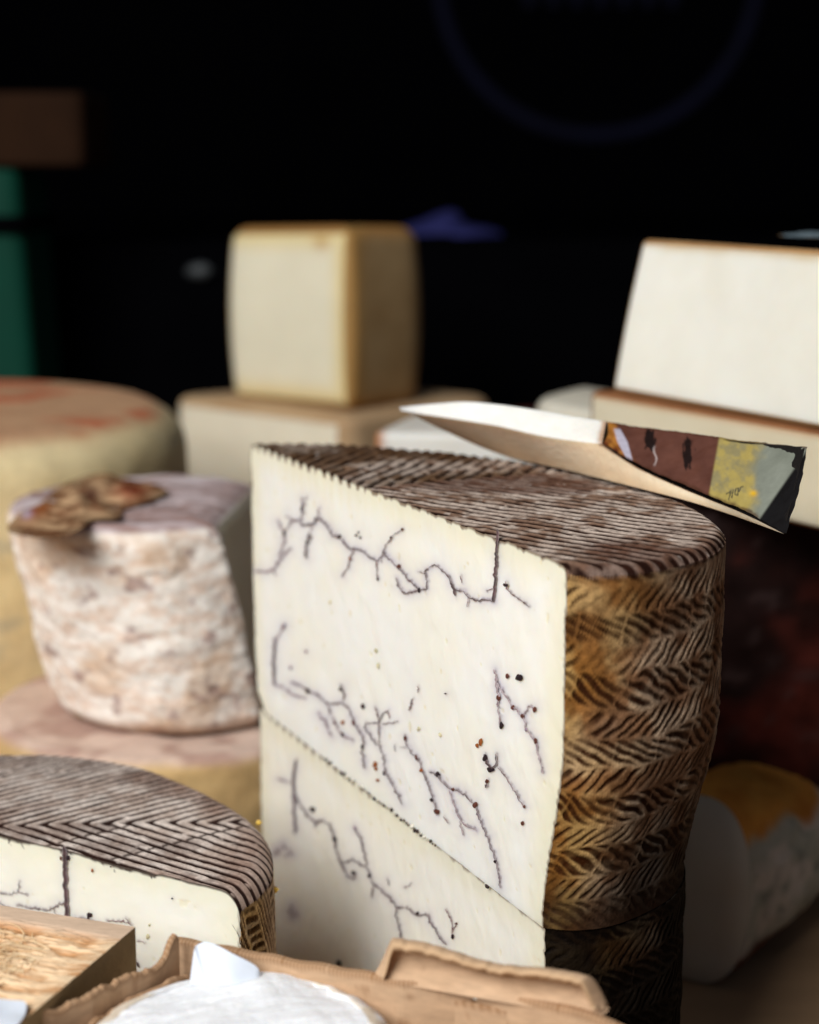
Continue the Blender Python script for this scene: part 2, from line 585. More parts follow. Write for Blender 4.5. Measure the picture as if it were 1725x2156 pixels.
def braid_side(dark):
    def fn(U, Z, ZW):
        P = np.stack([U, Z, 0 * U], -1)
        wu = (fbm(P, 100, 41, 3) - 0.5) * 0.0046
        wz = (fbm(P, 90, 42, 3) - 0.5) * 0.0050
        u, z = U + wu, Z + wz + 0.0015 * np.sin(U * 55)
        r = z / 0.0152
        row = np.floor(r)
        fr = r - row
        even = fr < 0.54
        fr = np.where(even, fr / 0.54, (fr - 0.54) / 0.46)
        env = ss(0.02, 0.14, fr) * ss(0.98, 0.86, fr)
        phE = (u * 0.50 + z * 0.87) / 0.0025
        bl = (u - z * 0.3) / 0.0118 + row * 0.37
        bl = bl - np.floor(bl)
        bid = np.floor((u - z * 0.3) / 0.0118 + row * 0.37)
        gap = 0.55 + 0.45 * _h(bid, row, 0 * row, 3) - 0.45 * (1 - ss(0.0, 0.07, bl) * ss(1.0, 0.93, bl))
        gE = groove(phE, 0.56 + 0.5 * (fbm(P, 140, 50, 2) - 0.45)) * env * np.clip(gap * 1.25, 0, 1)
        phO = (-u * 0.72 + z * 0.70) / 0.0024
        wk = ss(0.25, 0.5, fbm(P, 110, 43, 2))
        gO = groove(phO, 0.44 + 0.5 * (fbm(P, 140, 51, 2) - 0.45)) * env * (0.3 + 0.6 * wk)
        g = np.where(even, gE, gO)
        n = fbm(P, 150, 44, 3)
        nf2 = fbm(P * np.array([1.0, 1.0, 1]), 520, 46, 2)
        worn = ss(0.30, 0.55, fbm(P, 95, 47, 3))
        g = np.clip(g * (0.7 + 0.5 * worn), 0, 1)
        g = np.clip(g + (nf2 - 0.55) * 0.35 * np.clip(g + 0.3, 0, 1), 0, 1)
        n2 = fbm(P, 45, 45, 2)
        och = mix(lin(204, 162, 98), lin(152, 102, 48), ss(0.35, 0.65, n))
        tan = mix(lin(206, 178, 150), lin(156, 118, 90), ss(0.35, 0.65, n))
        far = ss(0.000, 0.026, U + (n2 - 0.5) * 0.030)
        col = mix(och, tan, far)
        col = mix(col, lin(176, 164, 150), ss(0.62, 0.8, n2) * far * 0.7)
        col = mix(col, lin(150, 148, 146), ss(0.072, 0.10, U + (n - 0.5) * 0.04) * 0.55)
        col = col * (0.66 + 0.22 * ss(0.35, 0.65, fbm(P, 200, 49, 3)))[..., None]
        gc = mix(lin(32, 15, 8), lin(58, 31, 16), n)
        gc = mix(mix(lin(74, 38, 12), lin(50, 24, 9), n), gc, 0.35 + 0.65 * far)
        col = mix(col, gc, np.clip(g, 0, 1))
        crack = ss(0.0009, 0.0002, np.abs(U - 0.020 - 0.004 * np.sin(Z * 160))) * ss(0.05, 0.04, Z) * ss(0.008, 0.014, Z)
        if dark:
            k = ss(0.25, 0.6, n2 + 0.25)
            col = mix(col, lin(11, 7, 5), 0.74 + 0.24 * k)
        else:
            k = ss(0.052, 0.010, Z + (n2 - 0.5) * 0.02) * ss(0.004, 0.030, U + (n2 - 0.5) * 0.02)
            col = mix(col, lin(26, 15, 10), k * 0.85)  # shading at the lower right, painted into the rind colour
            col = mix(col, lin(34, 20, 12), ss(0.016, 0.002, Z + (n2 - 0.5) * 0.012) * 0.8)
        return g * 0.0005 + (n - 0.5) * 0.0010 + (nf2 - 0.5) * 0.0002, col
    return fn


A_ = lambda *p: [ZA(x, y) for x, y in p]
B_ = lambda *p: [ZB(x, y) for x, y in p]
C_ = lambda *p: [ZC(x, y) for x, y in p]
veins_up = [
    (A_((128, 850), (180, 853), (215, 838), (235, 805), (262, 775), (292, 744)), 4.4, 'f', .8),
    (A_((215, 838), (224, 872)), 3, 'f', .6),
    (A_((232, 610), (250, 645), (264, 668), (262, 722), (240, 780)), 3.4, 'f', .8),
    (A_((264, 668), (300, 612), (345, 606)), 3.2, 'f', .8),
    (A_((272, 590), (330, 610)), 2.6, 'f', .7),
    (A_((335, 605), (345, 628), (380, 632), (410, 615), (420, 595), (450, 612), (475, 640), (495, 675), (530, 690), (555, 720), (585, 748)), 4.6, 'd', .9),
    (A_((585, 748), (605, 742), (640, 757), (680, 785), (710, 800), (735, 776), (742, 755), (756, 782), (790, 815), (830, 850), (850, 880), (890, 915), (915, 942)), 3.8, 'd', .9),
    (A_((350, 606), (352, 550), (350, 500)), 3.4, 'g', .8),
    (A_((352, 545), (376, 490)), 2, 'f', .5),
    (A_((425, 596), (432, 545)), 2.6, 'f', .6),
    (A_((385, 668), (380, 712), (364, 740), (376, 792)), 6.5, 'd', .7),
    (A_((392, 660), (404, 630)), 2.2, 'f', .5),
    (A_((605, 742), (582, 790), (570, 830), (543, 876)), 3.6, 'r', .6),
    (A_((742, 755), (760, 715), (778, 690), (805, 665), (832, 650)), 2.6, 'r', .5),
    (A_((710, 800), (708, 840), (714, 888)), 2.8, 'r', .5),
    (A_((735, 778), (735, 810)), 2.6, 'd', .5),
    (A_((803, 882), (815, 930), (850, 960), (910, 940), (945, 935), (952, 900), (940, 852), (985, 820), (1020, 845), (1050, 870), (1070, 920)), 3.4, 'd', .9),
    (A_((1064, 905), (1076, 930), (1086, 968)), 8, 'd', .7),
    (A_((905, 852), (942, 862)), 2.6, 'r', .5),
    (A_((1086, 940), (1120, 945), (1150, 975), (1190, 992), (1230, 985), (1268, 997)), 3.8, 'd', .9),
    (A_((1148, 978), (1143, 1022)), 3, 'f', .6),
    (A_((1110, 872), (1120, 908)), 3.6, 'r', .5),
    (A_((1236, 945), (1276, 930)), 3.4, 'f', .8),
    (A_((1289, 648), (1283, 750), (1278, 850), (1268, 998)), 9.5, 'd', .6),
    (A_((1328, 900), (1340, 945), (1390, 985), (1442, 1022)), 3.6, 'r', .6),
    (A_((268, 1108), (238, 1160), (216, 1190)), 4.4, 'f', .8),
    (A_((218, 1170), (215, 1280), (221, 1400)), 8.5, 'g', .7),
    (B_((222, 140), (260, 150), (300, 185), (362, 204)), 3.6, 'f', .8),
    (B_((300, 130), (320, 132), (380, 170), (420, 186), (460, 220), (474, 232), (486, 285)), 3.4, 'd', .9),
    (B_((474, 232), (510, 230), (545, 225), (580, 270), (600, 320), (630, 370), (645, 410), (640, 460), (648, 540)), 3.2, 'd', .9),
    (B_((533, 138), (550, 185), (548, 220)), 4.8, 'd', .6),
    (B_((428, 276), (460, 320), (488, 385)), 4, 'f', .9),
    (B_((498, 300), (520, 350), (545, 380), (592, 405)), 3.2, 'f', .8),
    (B_((648, 348), (660, 330), (690, 318), (718, 318), (738, 280), (760, 262)), 2.6, 'd', .6),
    (B_((700, 248), (718, 290), (720, 330), (722, 380), (718, 425)), 3, 'r', .7),
    (B_((735, 326), (780, 325), (812, 312)), 2.2, 'r', .5),
    (B_((764, 262), (770, 300)), 5, 'r', .5),
    (B_((655, 350), (690, 400), (725, 440), (745, 490), (750, 560), (775, 600), (800, 650), (832, 710)), 2.8, 'd', .8),
    (B_((796, 425), (800, 458)), 1.8, 'd', .3),
    (B_((883, 205), (874, 238), (862, 262)), 5, 'r', .4),
    (B_((906, 145), (908, 178)), 3.6, 'r', .3),
    (B_((842, 382), (850, 420), (870, 460), (900, 485), (920, 520), (930, 560), (945, 600), (970, 650), (976, 690), (990, 720), (998, 765)), 3.4, 'd', .8),
    (B_((960, 556), (1000, 570), (1020, 600), (1050, 630), (1075, 640), (1110, 650), (1140, 680), (1182, 716)), 3.4, 'd', .9),
    (B_((1182, 716), (1200, 780), (1230, 840), (1260, 930), (1280, 990), (1295, 1060), (1302, 1112)), 3.6, 'g', .9),
    (B_((1058, 645), (1080, 720), (1110, 790), (1150, 820), (1190, 836)), 3.2, 'f', .9),
    (B_((1108, 792), (1125, 860)), 2.6, 'f', .6),
    (B_((820, 436), (850, 442)), 1.8, 'r', .3),
    (B_((1030, 770), (1052, 802)), 2, 'r', .4),
    (B_((1270, 66), (1285, 120), (1290, 200), (1298, 330)), 4.4, 'f', .9),
    (B_((1285, 130), (1330, 200), (1360, 245), (1410, 290), (1440, 240), (1467, 260)), 3.6, 'f', 1.0),
    (B_((1410, 290), (1430, 360), (1470, 410), (1490, 500), (1507, 565)), 4, 'f', .9),
    (B_((1225, 470), (1236, 512), (1262, 545)), 8, 'd', .7),
    (B_((1280, 470), (1284, 520), (1255, 548)), 6.5, 'd', .7),
    (B_((1240, 592), (1230, 632)), 5.5, 'd', .5),
    (B_((1290, 536), (1330, 580), (1370, 650), (1416, 724)), 2.8, 'r', .7),
]
specks_up = [(*ZA(610, 680), 2.4, 'd'), (*ZA(622, 664), 2, 'd'), (*ZA(630, 690), 2.4, 'd'), (*ZA(832, 650), 2.8, 'r'), (*ZA(778, 690), 3, 'd'),
             (*ZA(714, 888), 2.6, 'd'), (*ZA(265, 668), 4.4, 'd'), (*ZA(350, 550), 4, 'd'), (*ZA(530, 683), 4, 'd'), (*ZA(815, 828), 5, 'r'),
             (*ZA(912, 940), 4, 'd'), (*ZA(1328, 918), 5, 'd'), (*ZA(370, 1235), 3, 'f'), (*ZA(295, 1312), 3.4, 'f'), (*ZA(265, 1112), 4, 'f'),
             (*ZA(550, 410), 1.6, 'd'), (*ZA(486, 998), 3.6, 'y'), (*ZA(714, 1305), 3.4, 'y'), (*ZA(705, 1230), 4, 'y'), (*ZA(580, 790), 3, 'o'),
             (*ZB(642, 244), 5, 'd'), (*ZB(378, 170), 5, 'd'), (*ZB(545, 320), 4, 'o'), (*ZB(597, 318), 4.6, 'r'), (*ZB(508, 322), 3, 'r'), (*ZB(545, 380), 4, 'd'),
             (*ZB(640, 437), 4.4, 'd'), (*ZB(700, 520), 5.4, 'o'), (*ZB(705, 540), 4, 'o'), (*ZB(712, 597), 3.6, 'o'), (*ZB(744, 560), 3.8, 'd'), (*ZB(1038, 181), 1.8, 'd'),
             (*ZB(898, 487), 4, 'r'), (*ZB(922, 548), 4, 'o'), (*ZB(1000, 568), 5, 'd'), (*ZB(972, 690), 4, 'd'), (*ZB(996, 748), 6, 'r'), (*ZB(1180, 715), 5.5, 'r'),
             (*ZB(1075, 640), 3.6, 'r'), (*ZB(1335, 97), 4.4, 'r'), (*ZB(1391, 105), 7.2, 'd'), (*ZB(1292, 202), 5, 'r'), (*ZB(1360, 248), 4.6, 'r'), (*ZB(1408, 290), 5, 'r'),
             (*ZB(1466, 257), 5, 'r'), (*ZB(1305, 333), 6, 'd'), (*ZB(1470, 410), 5.4, 'r'), (*ZB(1425, 355), 3.6, 'f'), (*ZB(1205, 414), 6, 'o'), (*ZB(1190, 430), 4, 'o'),
             (*ZB(1228, 490), 6.5, 'd'), (*ZB(1256, 545), 7, 'd'), (*ZB(1236, 600), 4.6, 'r'), (*ZB(1407, 803), 4, 'r'), (*ZB(1416, 722), 3, 'r'), (*ZB(1276, 985), 4, 'd'),
             (*ZB(845, 395), 4.2, 'r'), (*ZB(535, 160), 4, 'd'), (*ZB(715, 45), 4, 'y'), (*ZB(910, 350), 4, 'y'), (*ZB(1012, 380), 3.6, 'y')]
veins_low = [
    (B_((322, 500), (308, 600), (312, 700), (316, 850)), 8, 'g', .9),
    (B_((235, 590), (285, 605)), 6, 'f', .9),
    (B_((316, 660), (345, 730), (390, 780), (416, 802), (440, 790), (480, 805), (505, 880), (515, 940), (535, 990), (570, 1052), (602, 1068), (604, 1035)), 5, 'd', .9),
    (B_((415, 800), (412, 825)), 4, 'g', .6),
    (B_((600, 822), (630, 870), (645, 940), (660, 1000), (670, 1050), (690, 1090), (740, 1130), (775, 1160), (800, 1200)), 4.2, 'd', .9),
    (B_((530, 985), (560, 990), (595, 975), (645, 1008)), 5, 'd', .8),
    (B_((800, 1200), (850, 1205), (880, 1230), (920, 1242), (950, 1235), (960, 1270), (985, 1300), (1010, 1350), (1044, 1384)), 4.4, 'd', .9),
    (B_((688, 1105), (685, 1155)), 3.6, 'd', .6),
    (B_((760, 1068), (772, 1102)), 3.4, 'd', .6),
    (B_((800, 1200), (805, 1250), (820, 1310), (826, 1365)), 3.6, 'd', .8),
    (B_((1038, 1215), (1060, 1250), (1072, 1300), (1072, 1348)), 3, 'r', .5),
    (B_((1092, 1280), (1076, 1312)), 2.4, 'r', .4),
    (B_((840, 1110), (880, 1085)), 2.4, 'f', .5),
]
specks_low = [(*ZB(400, 738), 6, 'd'), (*ZB(508, 880), 5, 'd'), (*ZB(598, 1040), 5.4, 'd'), (*ZB(903, 1234), 4, 'd'), (*ZB(1072, 1345), 4, 'd'), (*ZB(1090, 1282), 3, 'r'),
              (*ZB(526, 1475), 7, 'd'), (*ZB(300, 1205), 2.2, 'h'), (*ZB(310, 1225), 2.2, 'h'), (*ZB(255, 905), 1.9, 'h'), (*ZB(225, 930), 1.9, 'h'), (*ZB(285, 935), 1.6, 'h'), (*ZB(672, 1052), 4, 'd'), (*ZB(605, 826), 4, 'f')]

main_arc = [(0.0371, 0.3918), (0.0453, 0.3908), (0.0546, 0.3934), (0.0647, 0.4011), (0.0748, 0.4131), (0.0815, 0.4310), (0.0817, 0.4528),
            (0.0765, 0.4770), (0.0640, 0.5060), (0.0480, 0.5320), (0.0292, 0.5531), (0.0145, 0.5650), (-0.0020, 0.5735), (-0.0266, 0.5841), (-0.0551, 0.5852)]


def main_inset(fz, t):
    wr = 1 - 0.75 * ss(0.45, 1.0, t)
    bulge = ss(0.55, 0.0, fz)
    return (0.0085 * bulge) * wr + 0.007 * ss(0.08, 0.0, fz) * ss(0.93, 1.0, t)


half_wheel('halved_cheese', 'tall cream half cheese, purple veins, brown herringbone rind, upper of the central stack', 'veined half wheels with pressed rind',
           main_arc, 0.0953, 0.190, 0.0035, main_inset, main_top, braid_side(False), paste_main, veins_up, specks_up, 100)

Qm = (np.array(main_arc[0]) + np.array(main_arc[-1])) / 2
cdir = np.array(main_arc[0]) - np.array(main_arc[-1])
cdir /= np.linalg.norm(cdir)
inn = np.array([-cdir[1], cdir[0]])                   # into the body
low_arc = []
for i_, p in enumerate(main_arc):
    v_ = Qm - np.array(p)
    wr_ = 1 - 0.75 * ss(0.45, 1.0, i_ / (len(main_arc) - 1))
    low_arc.append(tuple(np.array(p) + v_ / np.linalg.norm(v_) * (0.0086 * wr_ + 0.0002) + inn * 0.0008))


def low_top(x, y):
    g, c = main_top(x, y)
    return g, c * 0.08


def paste_low(V, t, z, hal, de, dt):
    c = paste_main(V, t, z, hal, de, dt)
    return mix(c, lin(232, 226, 206), 0.3 + 0 * t)


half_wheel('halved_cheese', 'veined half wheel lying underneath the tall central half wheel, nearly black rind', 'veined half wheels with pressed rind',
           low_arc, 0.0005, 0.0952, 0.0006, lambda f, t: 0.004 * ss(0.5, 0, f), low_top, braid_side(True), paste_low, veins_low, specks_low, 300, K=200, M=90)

# front left half wheel
front_arc = [(-0.0445, 0.4209), (-0.0395, 0.4330), (-0.0379, 0.4476), (-0.0416, 0.4689), (-0.0518, 0.4882), (-0.0687, 0.5090), (-0.0859, 0.5245), (-0.1109, 0.5352),
             (-0.1347, 0.5372), (-0.165, 0.5365), (-0.190, 0.5290), (-0.208, 0.5162)]


def front_top(x, y):
    P = np.stack([x, y, 0 * x], -1)
    wx = (fbm(P, 60, 51, 3) - 0.5) * 0.0022
    wy = (fbm(P, 60, 52, 3) - 0.5) * 0.0022
    X, Y = x + wx, y + wy
    q = Y - 0.4718 - 0.04 * (X + 0.09)
    ph = (-0.6 * X + 0.8 * np.sqrt(q * q + 5e-7)) / 0.0037
    brk = fbm(P, 300, 53, 2)
    g = groove(ph, 0.30 + 0.42 * fbm(P, 140, 57, 3)) * ss(0.16, 0.34, brk + 0.08)
    gk = g
    for k in (0.0, 0.021):
        c = groove(((Y - 0.4560 + k * 0.45) * 0.80 - (X + 0.100 - k) * 0.60) / 0.09 + 0.5, 0.016) * ss(0.474, 0.468, Y)
        gk = np.maximum(gk, c * 0.85)
    n = fbm(P, 170, 54, 3)
    nfi = fbm(P, 620, 56, 2)
    n2 = fbm(P, 36, 55, 2)
    ridge = mix(lin(218, 204, 194), lin(190, 172, 160), ss(0.35, 0.7, n))
    ridge = mix(ridge, lin(132, 114, 104), ss(0.50, 0.535, y) * 0.4)
    ridge = mix(ridge, lin(128, 92, 74), ss(0.52, 0.7, n2) * 0.6)
    ridge = mix(ridge, lin(112, 92, 84), ss(0.55, 0.7, fbm(P, 90, 58, 3)) * 0.5)
    gro = mix(lin(30, 17, 14), lin(54, 33, 27), n)
    col = mix(ridge, gro, np.clip(gk + (nfi - 0.62) * 0.7 * (1 - gk), 0, 1))
    return g * 0.00045 + (n - 0.5) * 0.0004 + (nfi - 0.5) * 0.0002, col


def front_side(U, Z, ZW):
    P = np.stack([U, Z, 0 * U], -1)
    wu = (fbm(P, 110, 61, 2) - 0.5) * 0.003
    wz = (fbm(P, 110, 62, 2) - 0.5) * 0.003
    u, z = U + wu, Z + wz
    col_i = np.floor((u + 0.35 * z + 0.02) / 0.0085)
    fcol = (u + 0.35 * z + 0.02) / 0.0085 - col_i
    even = (col_i % 2) == 0
    gE = groove((z + 0.12 * u) / 0.0030, 0.55) * ss(0.05, 0.2, fcol) * ss(0.95, 0.8, fcol)
    gO = groove((u * 0.93 + 0.42 * z) / 0.0019, 0.5) * 0.85
    g = np.where(even, gE, gO)
    n = fbm(P, 150, 64, 3)
    n2 = fbm(P, 50, 65, 2)
    col = mix(lin(196, 158, 104), lin(178, 148, 118), ss(0.004, 0.02, U + (n2 - 0.5) * 0.012))
    col = mix(col, lin(188, 166, 138), ss(0.55, 0.75, n) * 0.6)
    col = mix(col, mix(lin(52, 30, 22), lin(84, 54, 38), n), g)
    return g * 0.0007 + (n - 0.5) * 0.0006, col


def paste_front(V, t, z, hal, de, dt):
    c = paste_main(V, t, z, hal, de, dt)
    c = mix(c, lin(238, 240, 224), 0.35 + 0 * t)
    chip = ss(0.58, 0.72, fbm(V * np.array([1, 1, 0.8]), 420, 14, 3)) * 0.0014
    return mix(c, lin(50, 32, 28), ss(0.0008, 0.0002, dt - chip) * 0.9)


veins_f = [
    (C_((378, 728), (385, 850), (390, 980), (398, 1195)), 15, 'd', .7),
    (C_((0, 1004), (60, 1010), (110, 1000), (172, 1021)), 3.6, 'd', .8),
    (C_((116, 938), (112, 1000)), 2.6, 'g', .6),
    (C_((0, 1062), (60, 1100), (110, 1115), (150, 1122)), 3, 'd', .8),
    (C_((104, 1078), (190, 1090), (290, 1105), (340, 1080), (385, 1058)), 3.4, 'd', .9),
    (C_((320, 1108), (340, 1140), (370, 1170), (420, 1170), (460, 1182), (512, 1196)), 2.8, 'd', .8),
    (C_((440, 1146), (470, 1150), (520, 1160), (560, 1185), (620, 1190), (694, 1217)), 3, 'd', .8),
    (C_((628, 1166), (700, 1165), (750, 1176), (772, 1194)), 3, 'r', .6),
    (C_((738, 1152), (762, 1182)), 2.2, 'r', .5),
    (C_((804, 1284), (852, 1297)), 2.2, 'f', .4),
    (C_((800, 1405), (822, 1440)), 10, 'd', .5),
]
specks_f = [(*ZC(527, 1132), 6, 'd'), (*ZC(520, 1150), 3, 'd'), (*ZC(402, 800), 5, 'd'), (*ZC(360, 800), 3.4, 'r'), (*ZC(542, 872), 3, 'o'), (*ZC(1010, 1036), 1.8, 'd'), (*ZC(878, 1190), 2.6, 'y'),
            (*ZC(868, 1256), 5, 'y'), (*ZC(1090, 1308), 4, 'y'), (*ZC(652, 850), 1.5, 'd'), (*ZC(505, 1195), 2.4, 'd')]
half_wheel('halved_cheese', 'low half wheel at front left with grey-brown chevron ridged top and dark cut cord line', 'veined half wheels with pressed rind',
           front_arc, 0.0005, 0.095, 0.0065, lambda f, t: 0.003 * ss(0.6, 0, f) - 0.0008 * np.sin(f * 3.1), front_top, front_side, paste_front, veins_f, specks_f, 700, narc=700, nch=400, K=220, M=190)

# crumbs caught in the seam between the two stacked half wheels and on the front wheel's rim
def pebble(c, r, seed):
    k, m = 7, 5
    rr = np.random.default_rng(seed)
    V = []
    for i in range(m):
        ph = math.pi * i / (m - 1)
        for j in range(k):
            a = 2 * math.pi * j / k
            q = r * (0.75 + 0.5 * rr.random())
            V.append((c[0] + q * math.sin(ph) * math.cos(a), c[1] + q * math.sin(ph) * math.sin(a), c[2] + q * math.cos(ph)))
    return np.array(V), grid_faces(m, k, wrap=True)


VV, FF, CC, off = [], [], [], 0
e0, e1 = np.array([-0.0551, 0.5852]), np.array([0.0371, 0.3918])
for i in range(150):
    t = rng.random()
    if vn(np.array([[t * 9, 0, 0]]), 1, 5)[0] < 0.42:
        continue
    c = e0 + (e1 - e0) * (0.03 + 0.9 * t) - inn * (0.0001 + 0.0004 * rng.random())
    v, f = pebble((c[0], c[1], 0.0953 + rng.normal(0, 0.00025)), 0.00025 + 0.0005 * rng.random() ** 2, i)
    VV.append(v)
    FF.append(f + off)
    off += len(v)
    CC.append(np.tile(lin(50, 36, 34) if rng.random() < 0.75 else lin(226, 220, 205), (len(v), 1)))
o = mk('cheese_crumbs', np.vstack(VV), np.vstack(FF), M_vein, None, np.vstack(CC), kind='stuff', base=(0, 0.48, 0.095))
tag(o, 'dark crumbs caught in the seam between the two stacked half wheels', 'crumbs')
for i, (px, py, lab) in enumerate([(1515, 595, 'tiny orange crumb on the ridged rim of the front left half wheel'), (1570, 862, 'tiny orange crumb on the shoulder of the front left half wheel'),
                                   (1612, 985, 'tiny orange crumb on the rind side of the front left half wheel')]):
    q = ZC(px, py)
    P = on_z(*q, 0.0925) if i == 0 else on_y(*q, [0, 0.449, 0.452][i])
    v, f = pebble(P, 0.0009, 77 + i)
    o = mk('cheese_crumb', v, f, M_paste_soft, None, np.tile(lin(222, 170, 74), (len(v), 1)), base=tuple(P))
    tag(o, lab, 'crumb', 'orange crumbs on the front left half wheel')


# ------------------------------------------------------------------ softer cheeses: rounded prisms
def prism(outline, z0, z1, bev, n=260, K=40, M=24, corner=0.004, smooth_it=0, bulge=0.0, disp=None, closed_spline=False, top_scale=1.0, top_shift=(0, 0), dome=0.0):
    """returns V, faces, info: kind of each vertex (0 side, 1 top, 2 bottom), s (share of the outline), height share"""
    P = np.array(outline, float)
    if closed_spline:
        O = catmull(P, n, closed=True)
    else:
        out = []
        m = len(P)
        for i in range(m):
            a, b, c = P[i - 1], P[i], P[(i + 1) % m]
            da, dc = a - b, c - b
            r = corner if np.isscalar(corner) else corner[i]
            ka = b + da / np.linalg.norm(da) * r
            kc = b + dc / np.linalg.norm(dc) * r
            for t in np.linspace(0, 1, 12):
                out.append((1 - t) ** 2 * ka + 2 * t * (1 - t) * b + t * t * kc)
        out = np.array(out)
        O = resample(np.vstack([out, out[:1]]), n, closed=True)
    c0 = O.mean(0)
    T = np.roll(O, -1, 0) - np.roll(O, 1, 0)
    T /= np.linalg.norm(T, axis=1)[:, None]
    Nn = np.stack([T[:, 1], -T[:, 0]], 1)
    if ((O - c0) * Nn).sum(1).mean() < 0:
        Nn = -Nn
    rows = []
    H = z1 - z0
    for k in range(K):
        a = k / (K - 1)
        rows.append((a, 0.0))
    ang = np.linspace(0, math.pi / 2, 7)
    prof = [(z0 + bev * (1 - math.cos(t)), -bev * (1 - math.sin(t))) for t in ang]
    prof += [(z0 + bev + (H - 2 * bev) * a, 0.0) for a in np.linspace(0, 1, K)[1:-1]]
    prof += [(z1 - bev + bev * math.sin(t), -bev * (1 - math.cos(t))) for t in ang]
    V, kd, hs = [], [], []
    ring0 = None
    for (z, off) in prof:
        f = (z - z0) / H
        o2 = off + bulge * math.sin(math.pi * f)
        ring = O + Nn * o2
        ring = c0 + (ring - c0) * (1 + (top_scale - 1) * f) + np.array(top_shift) * f
        V.append(np.c_[ring, np.full(n, z)])
        kd += [0] * n
        hs += [f] * n
    nr = len(prof)
    Fs = [grid_faces(nr, n, wrap=True)]
    ns = nr * n
    for top in (1, 0):
        ring = V[nr - 1] if top else V[0]
        cc = ring.mean(0)
        for k in range(1, M + 1):
            q = 1 - k / M * 0.998
            R = cc + (ring - cc) * q
            if top:
                R = R + np.array([0, 0, dome * (1 - q * q)])
            V.append(R)
            kd += [1 if top else 2] * n
            hs += [1.0 if top else 0.0] * n
        idx0 = (nr - 1) * n if top else 0
        start = ns if top else ns + M * n
        first = np.arange(n)
        f0 = np.stack([idx0 + first, idx0 + (first + 1) % n, start + (first + 1) % n, start + first], -1)
        f1 = grid_faces(M, n, wrap=True, off=start)
        fa = np.vstack([f0, f1])
        Fs.append(fa if top else fa[:, ::-1])
    V = np.vstack(V)
    s = np.tile(np.arange(n) / n, nr + 2 * M)
    nx = np.tile(Nn, (nr + 2 * M, 1))
    kd = np.array(kd)
    info = dict(kind=kd, s=s, h=np.array(hs), nrm=nx, O=O)
    if disp is not None:
        dv = disp(V, info)
        nn = np.c_[nx, np.zeros(len(V))]
        nn[kd == 1] = (0, 0, 1)
        nn[kd == 2] = (0, 0, 0)
        V = V + nn * dv[:, None]
    return V, np.vstack(Fs), info


def rot_about(V, c, axis, deg):
    Rm = np.array(Matrix.Rotation(math.radians(deg), 3, axis))
    return (V - c) @ Rm.T + c


def face_mask(Fc, vm):
    return vm[Fc].all(1)


def cut_cheese(name, label, base, V, Fc, info, cutn, cut_col, rind_col, m_cut=None, m_rind=None, thr=0.9, group=None, hr=(0.03, 0.97)):
    """split a prism into its cut faces (sides facing cutn) and its rind"""
    root = thing(name, label, 'cheese', base, group)
    cm = np.zeros(len(V), bool)
    for cn in cutn:
        cn = np.array(cn) / np.linalg.norm(cn)
        cm |= (info['nrm'] @ cn) > thr
    cm &= (info['kind'] == 0) & (info['h'] > hr[0]) & (info['h'] < hr[1])
    fm = face_mask(Fc, cm)
    used = np.zeros(len(V), bool)
    used[np.unique(Fc[fm])] = True
    cols = np.where(used[:, None], cut_col(V, info), rind_col(V, info))
    f = Fc[fm]
    u, inv = np.unique(f, return_inverse=True)
    mk('cut_face', V[u], inv.reshape(f.shape), m_cut or M_paste_soft, root, cut_col(V, info)[u])
    f = Fc[~fm]
    u, inv = np.unique(f, return_inverse=True)
    mk('rind', V[u], inv.reshape(f.shape), m_rind or M_rind_soft, root, rind_col(V, info)[u])
    return root


def circle(cx, cy, r, n=24, ry=None):
    a = np.linspace(0, 2 * math.pi, n, endpoint=False)
    return np.stack([cx + r * np.cos(a), cy + (ry or r) * np.sin(a)], 1)


# --- block on its support, background left of centre
blk = [(-0.0353, 1.0), (0.0118, 1.062), (-0.062, 1.135), (-0.1180, 1.082)]
V, Fc, info = prism(blk, 0.1445, 0.2535, 0.010, K=30, corner=[0.006, 0.026, 0.02, 0.022], bulge=0.0035)
V = rot_about(V, np.array([-0.0353, 1.0, 0.1445]), 'X', -2.2)


def blk_cut(V, i):
    ed = np.minimum(np.minimum(i['h'], 1 - i['h']) * 0.109, np.minimum(np.abs(V[:, 0] + 0.0353), np.abs(V[:, 0] + 0.122)) * 1.4)
    c = mix(lin(242, 234, 208), lin(234, 212, 150), ss(0.020, 0.002, ed))
    n = fbm(V, 120, 5, 2)
    sp = np.exp(-(((V[:, 0] + 0.052) / 0.005) ** 2 + ((V[:, 2] - 0.243) / 0.004) ** 2))
    c = mix(c, lin(190, 140, 60), np.clip(sp, 0, 1) * 0.7)
    return c * (0.985 + 0.02 * n[:, None])


def blk_rind(V, i):
    n = fbm(V, 60, 6, 3)
    c = mix(lin(190, 160, 116), lin(164, 130, 86), n)
    c = mix(c, lin(170, 122, 66), ss(0.90, 1.0, i['h']))
    return mix(c, lin(178, 136, 78), ss(0.010, 0.0, np.abs(V[:, 0] + 0.033)))


cut_cheese('cheese_block', 'tall rounded block of yellow cheese with brown rind edge standing in the dark background', (-0.05, 1.07, 0.144), V, Fc, info, [(-0.70, -0.71)], blk_cut, blk_rind)

sup = [(-0.037, 0.974), (0.060, 1.075), (-0.04, 1.17), (-0.156, 1.080)]
V, Fc, info = prism(sup, 0.0005, 0.1445, 0.006, K=40, corner=[0.016, 0.03, 0.03, 0.026], bulge=0.002)


def sup_cut(V, i):
    n = fbm(V, 60, 8, 3)
    c = mix(lin(244, 234, 212), lin(234, 222, 196), n)
    return mix(c, lin(214, 180, 136), ss(0.95, 1.0, i['h']))


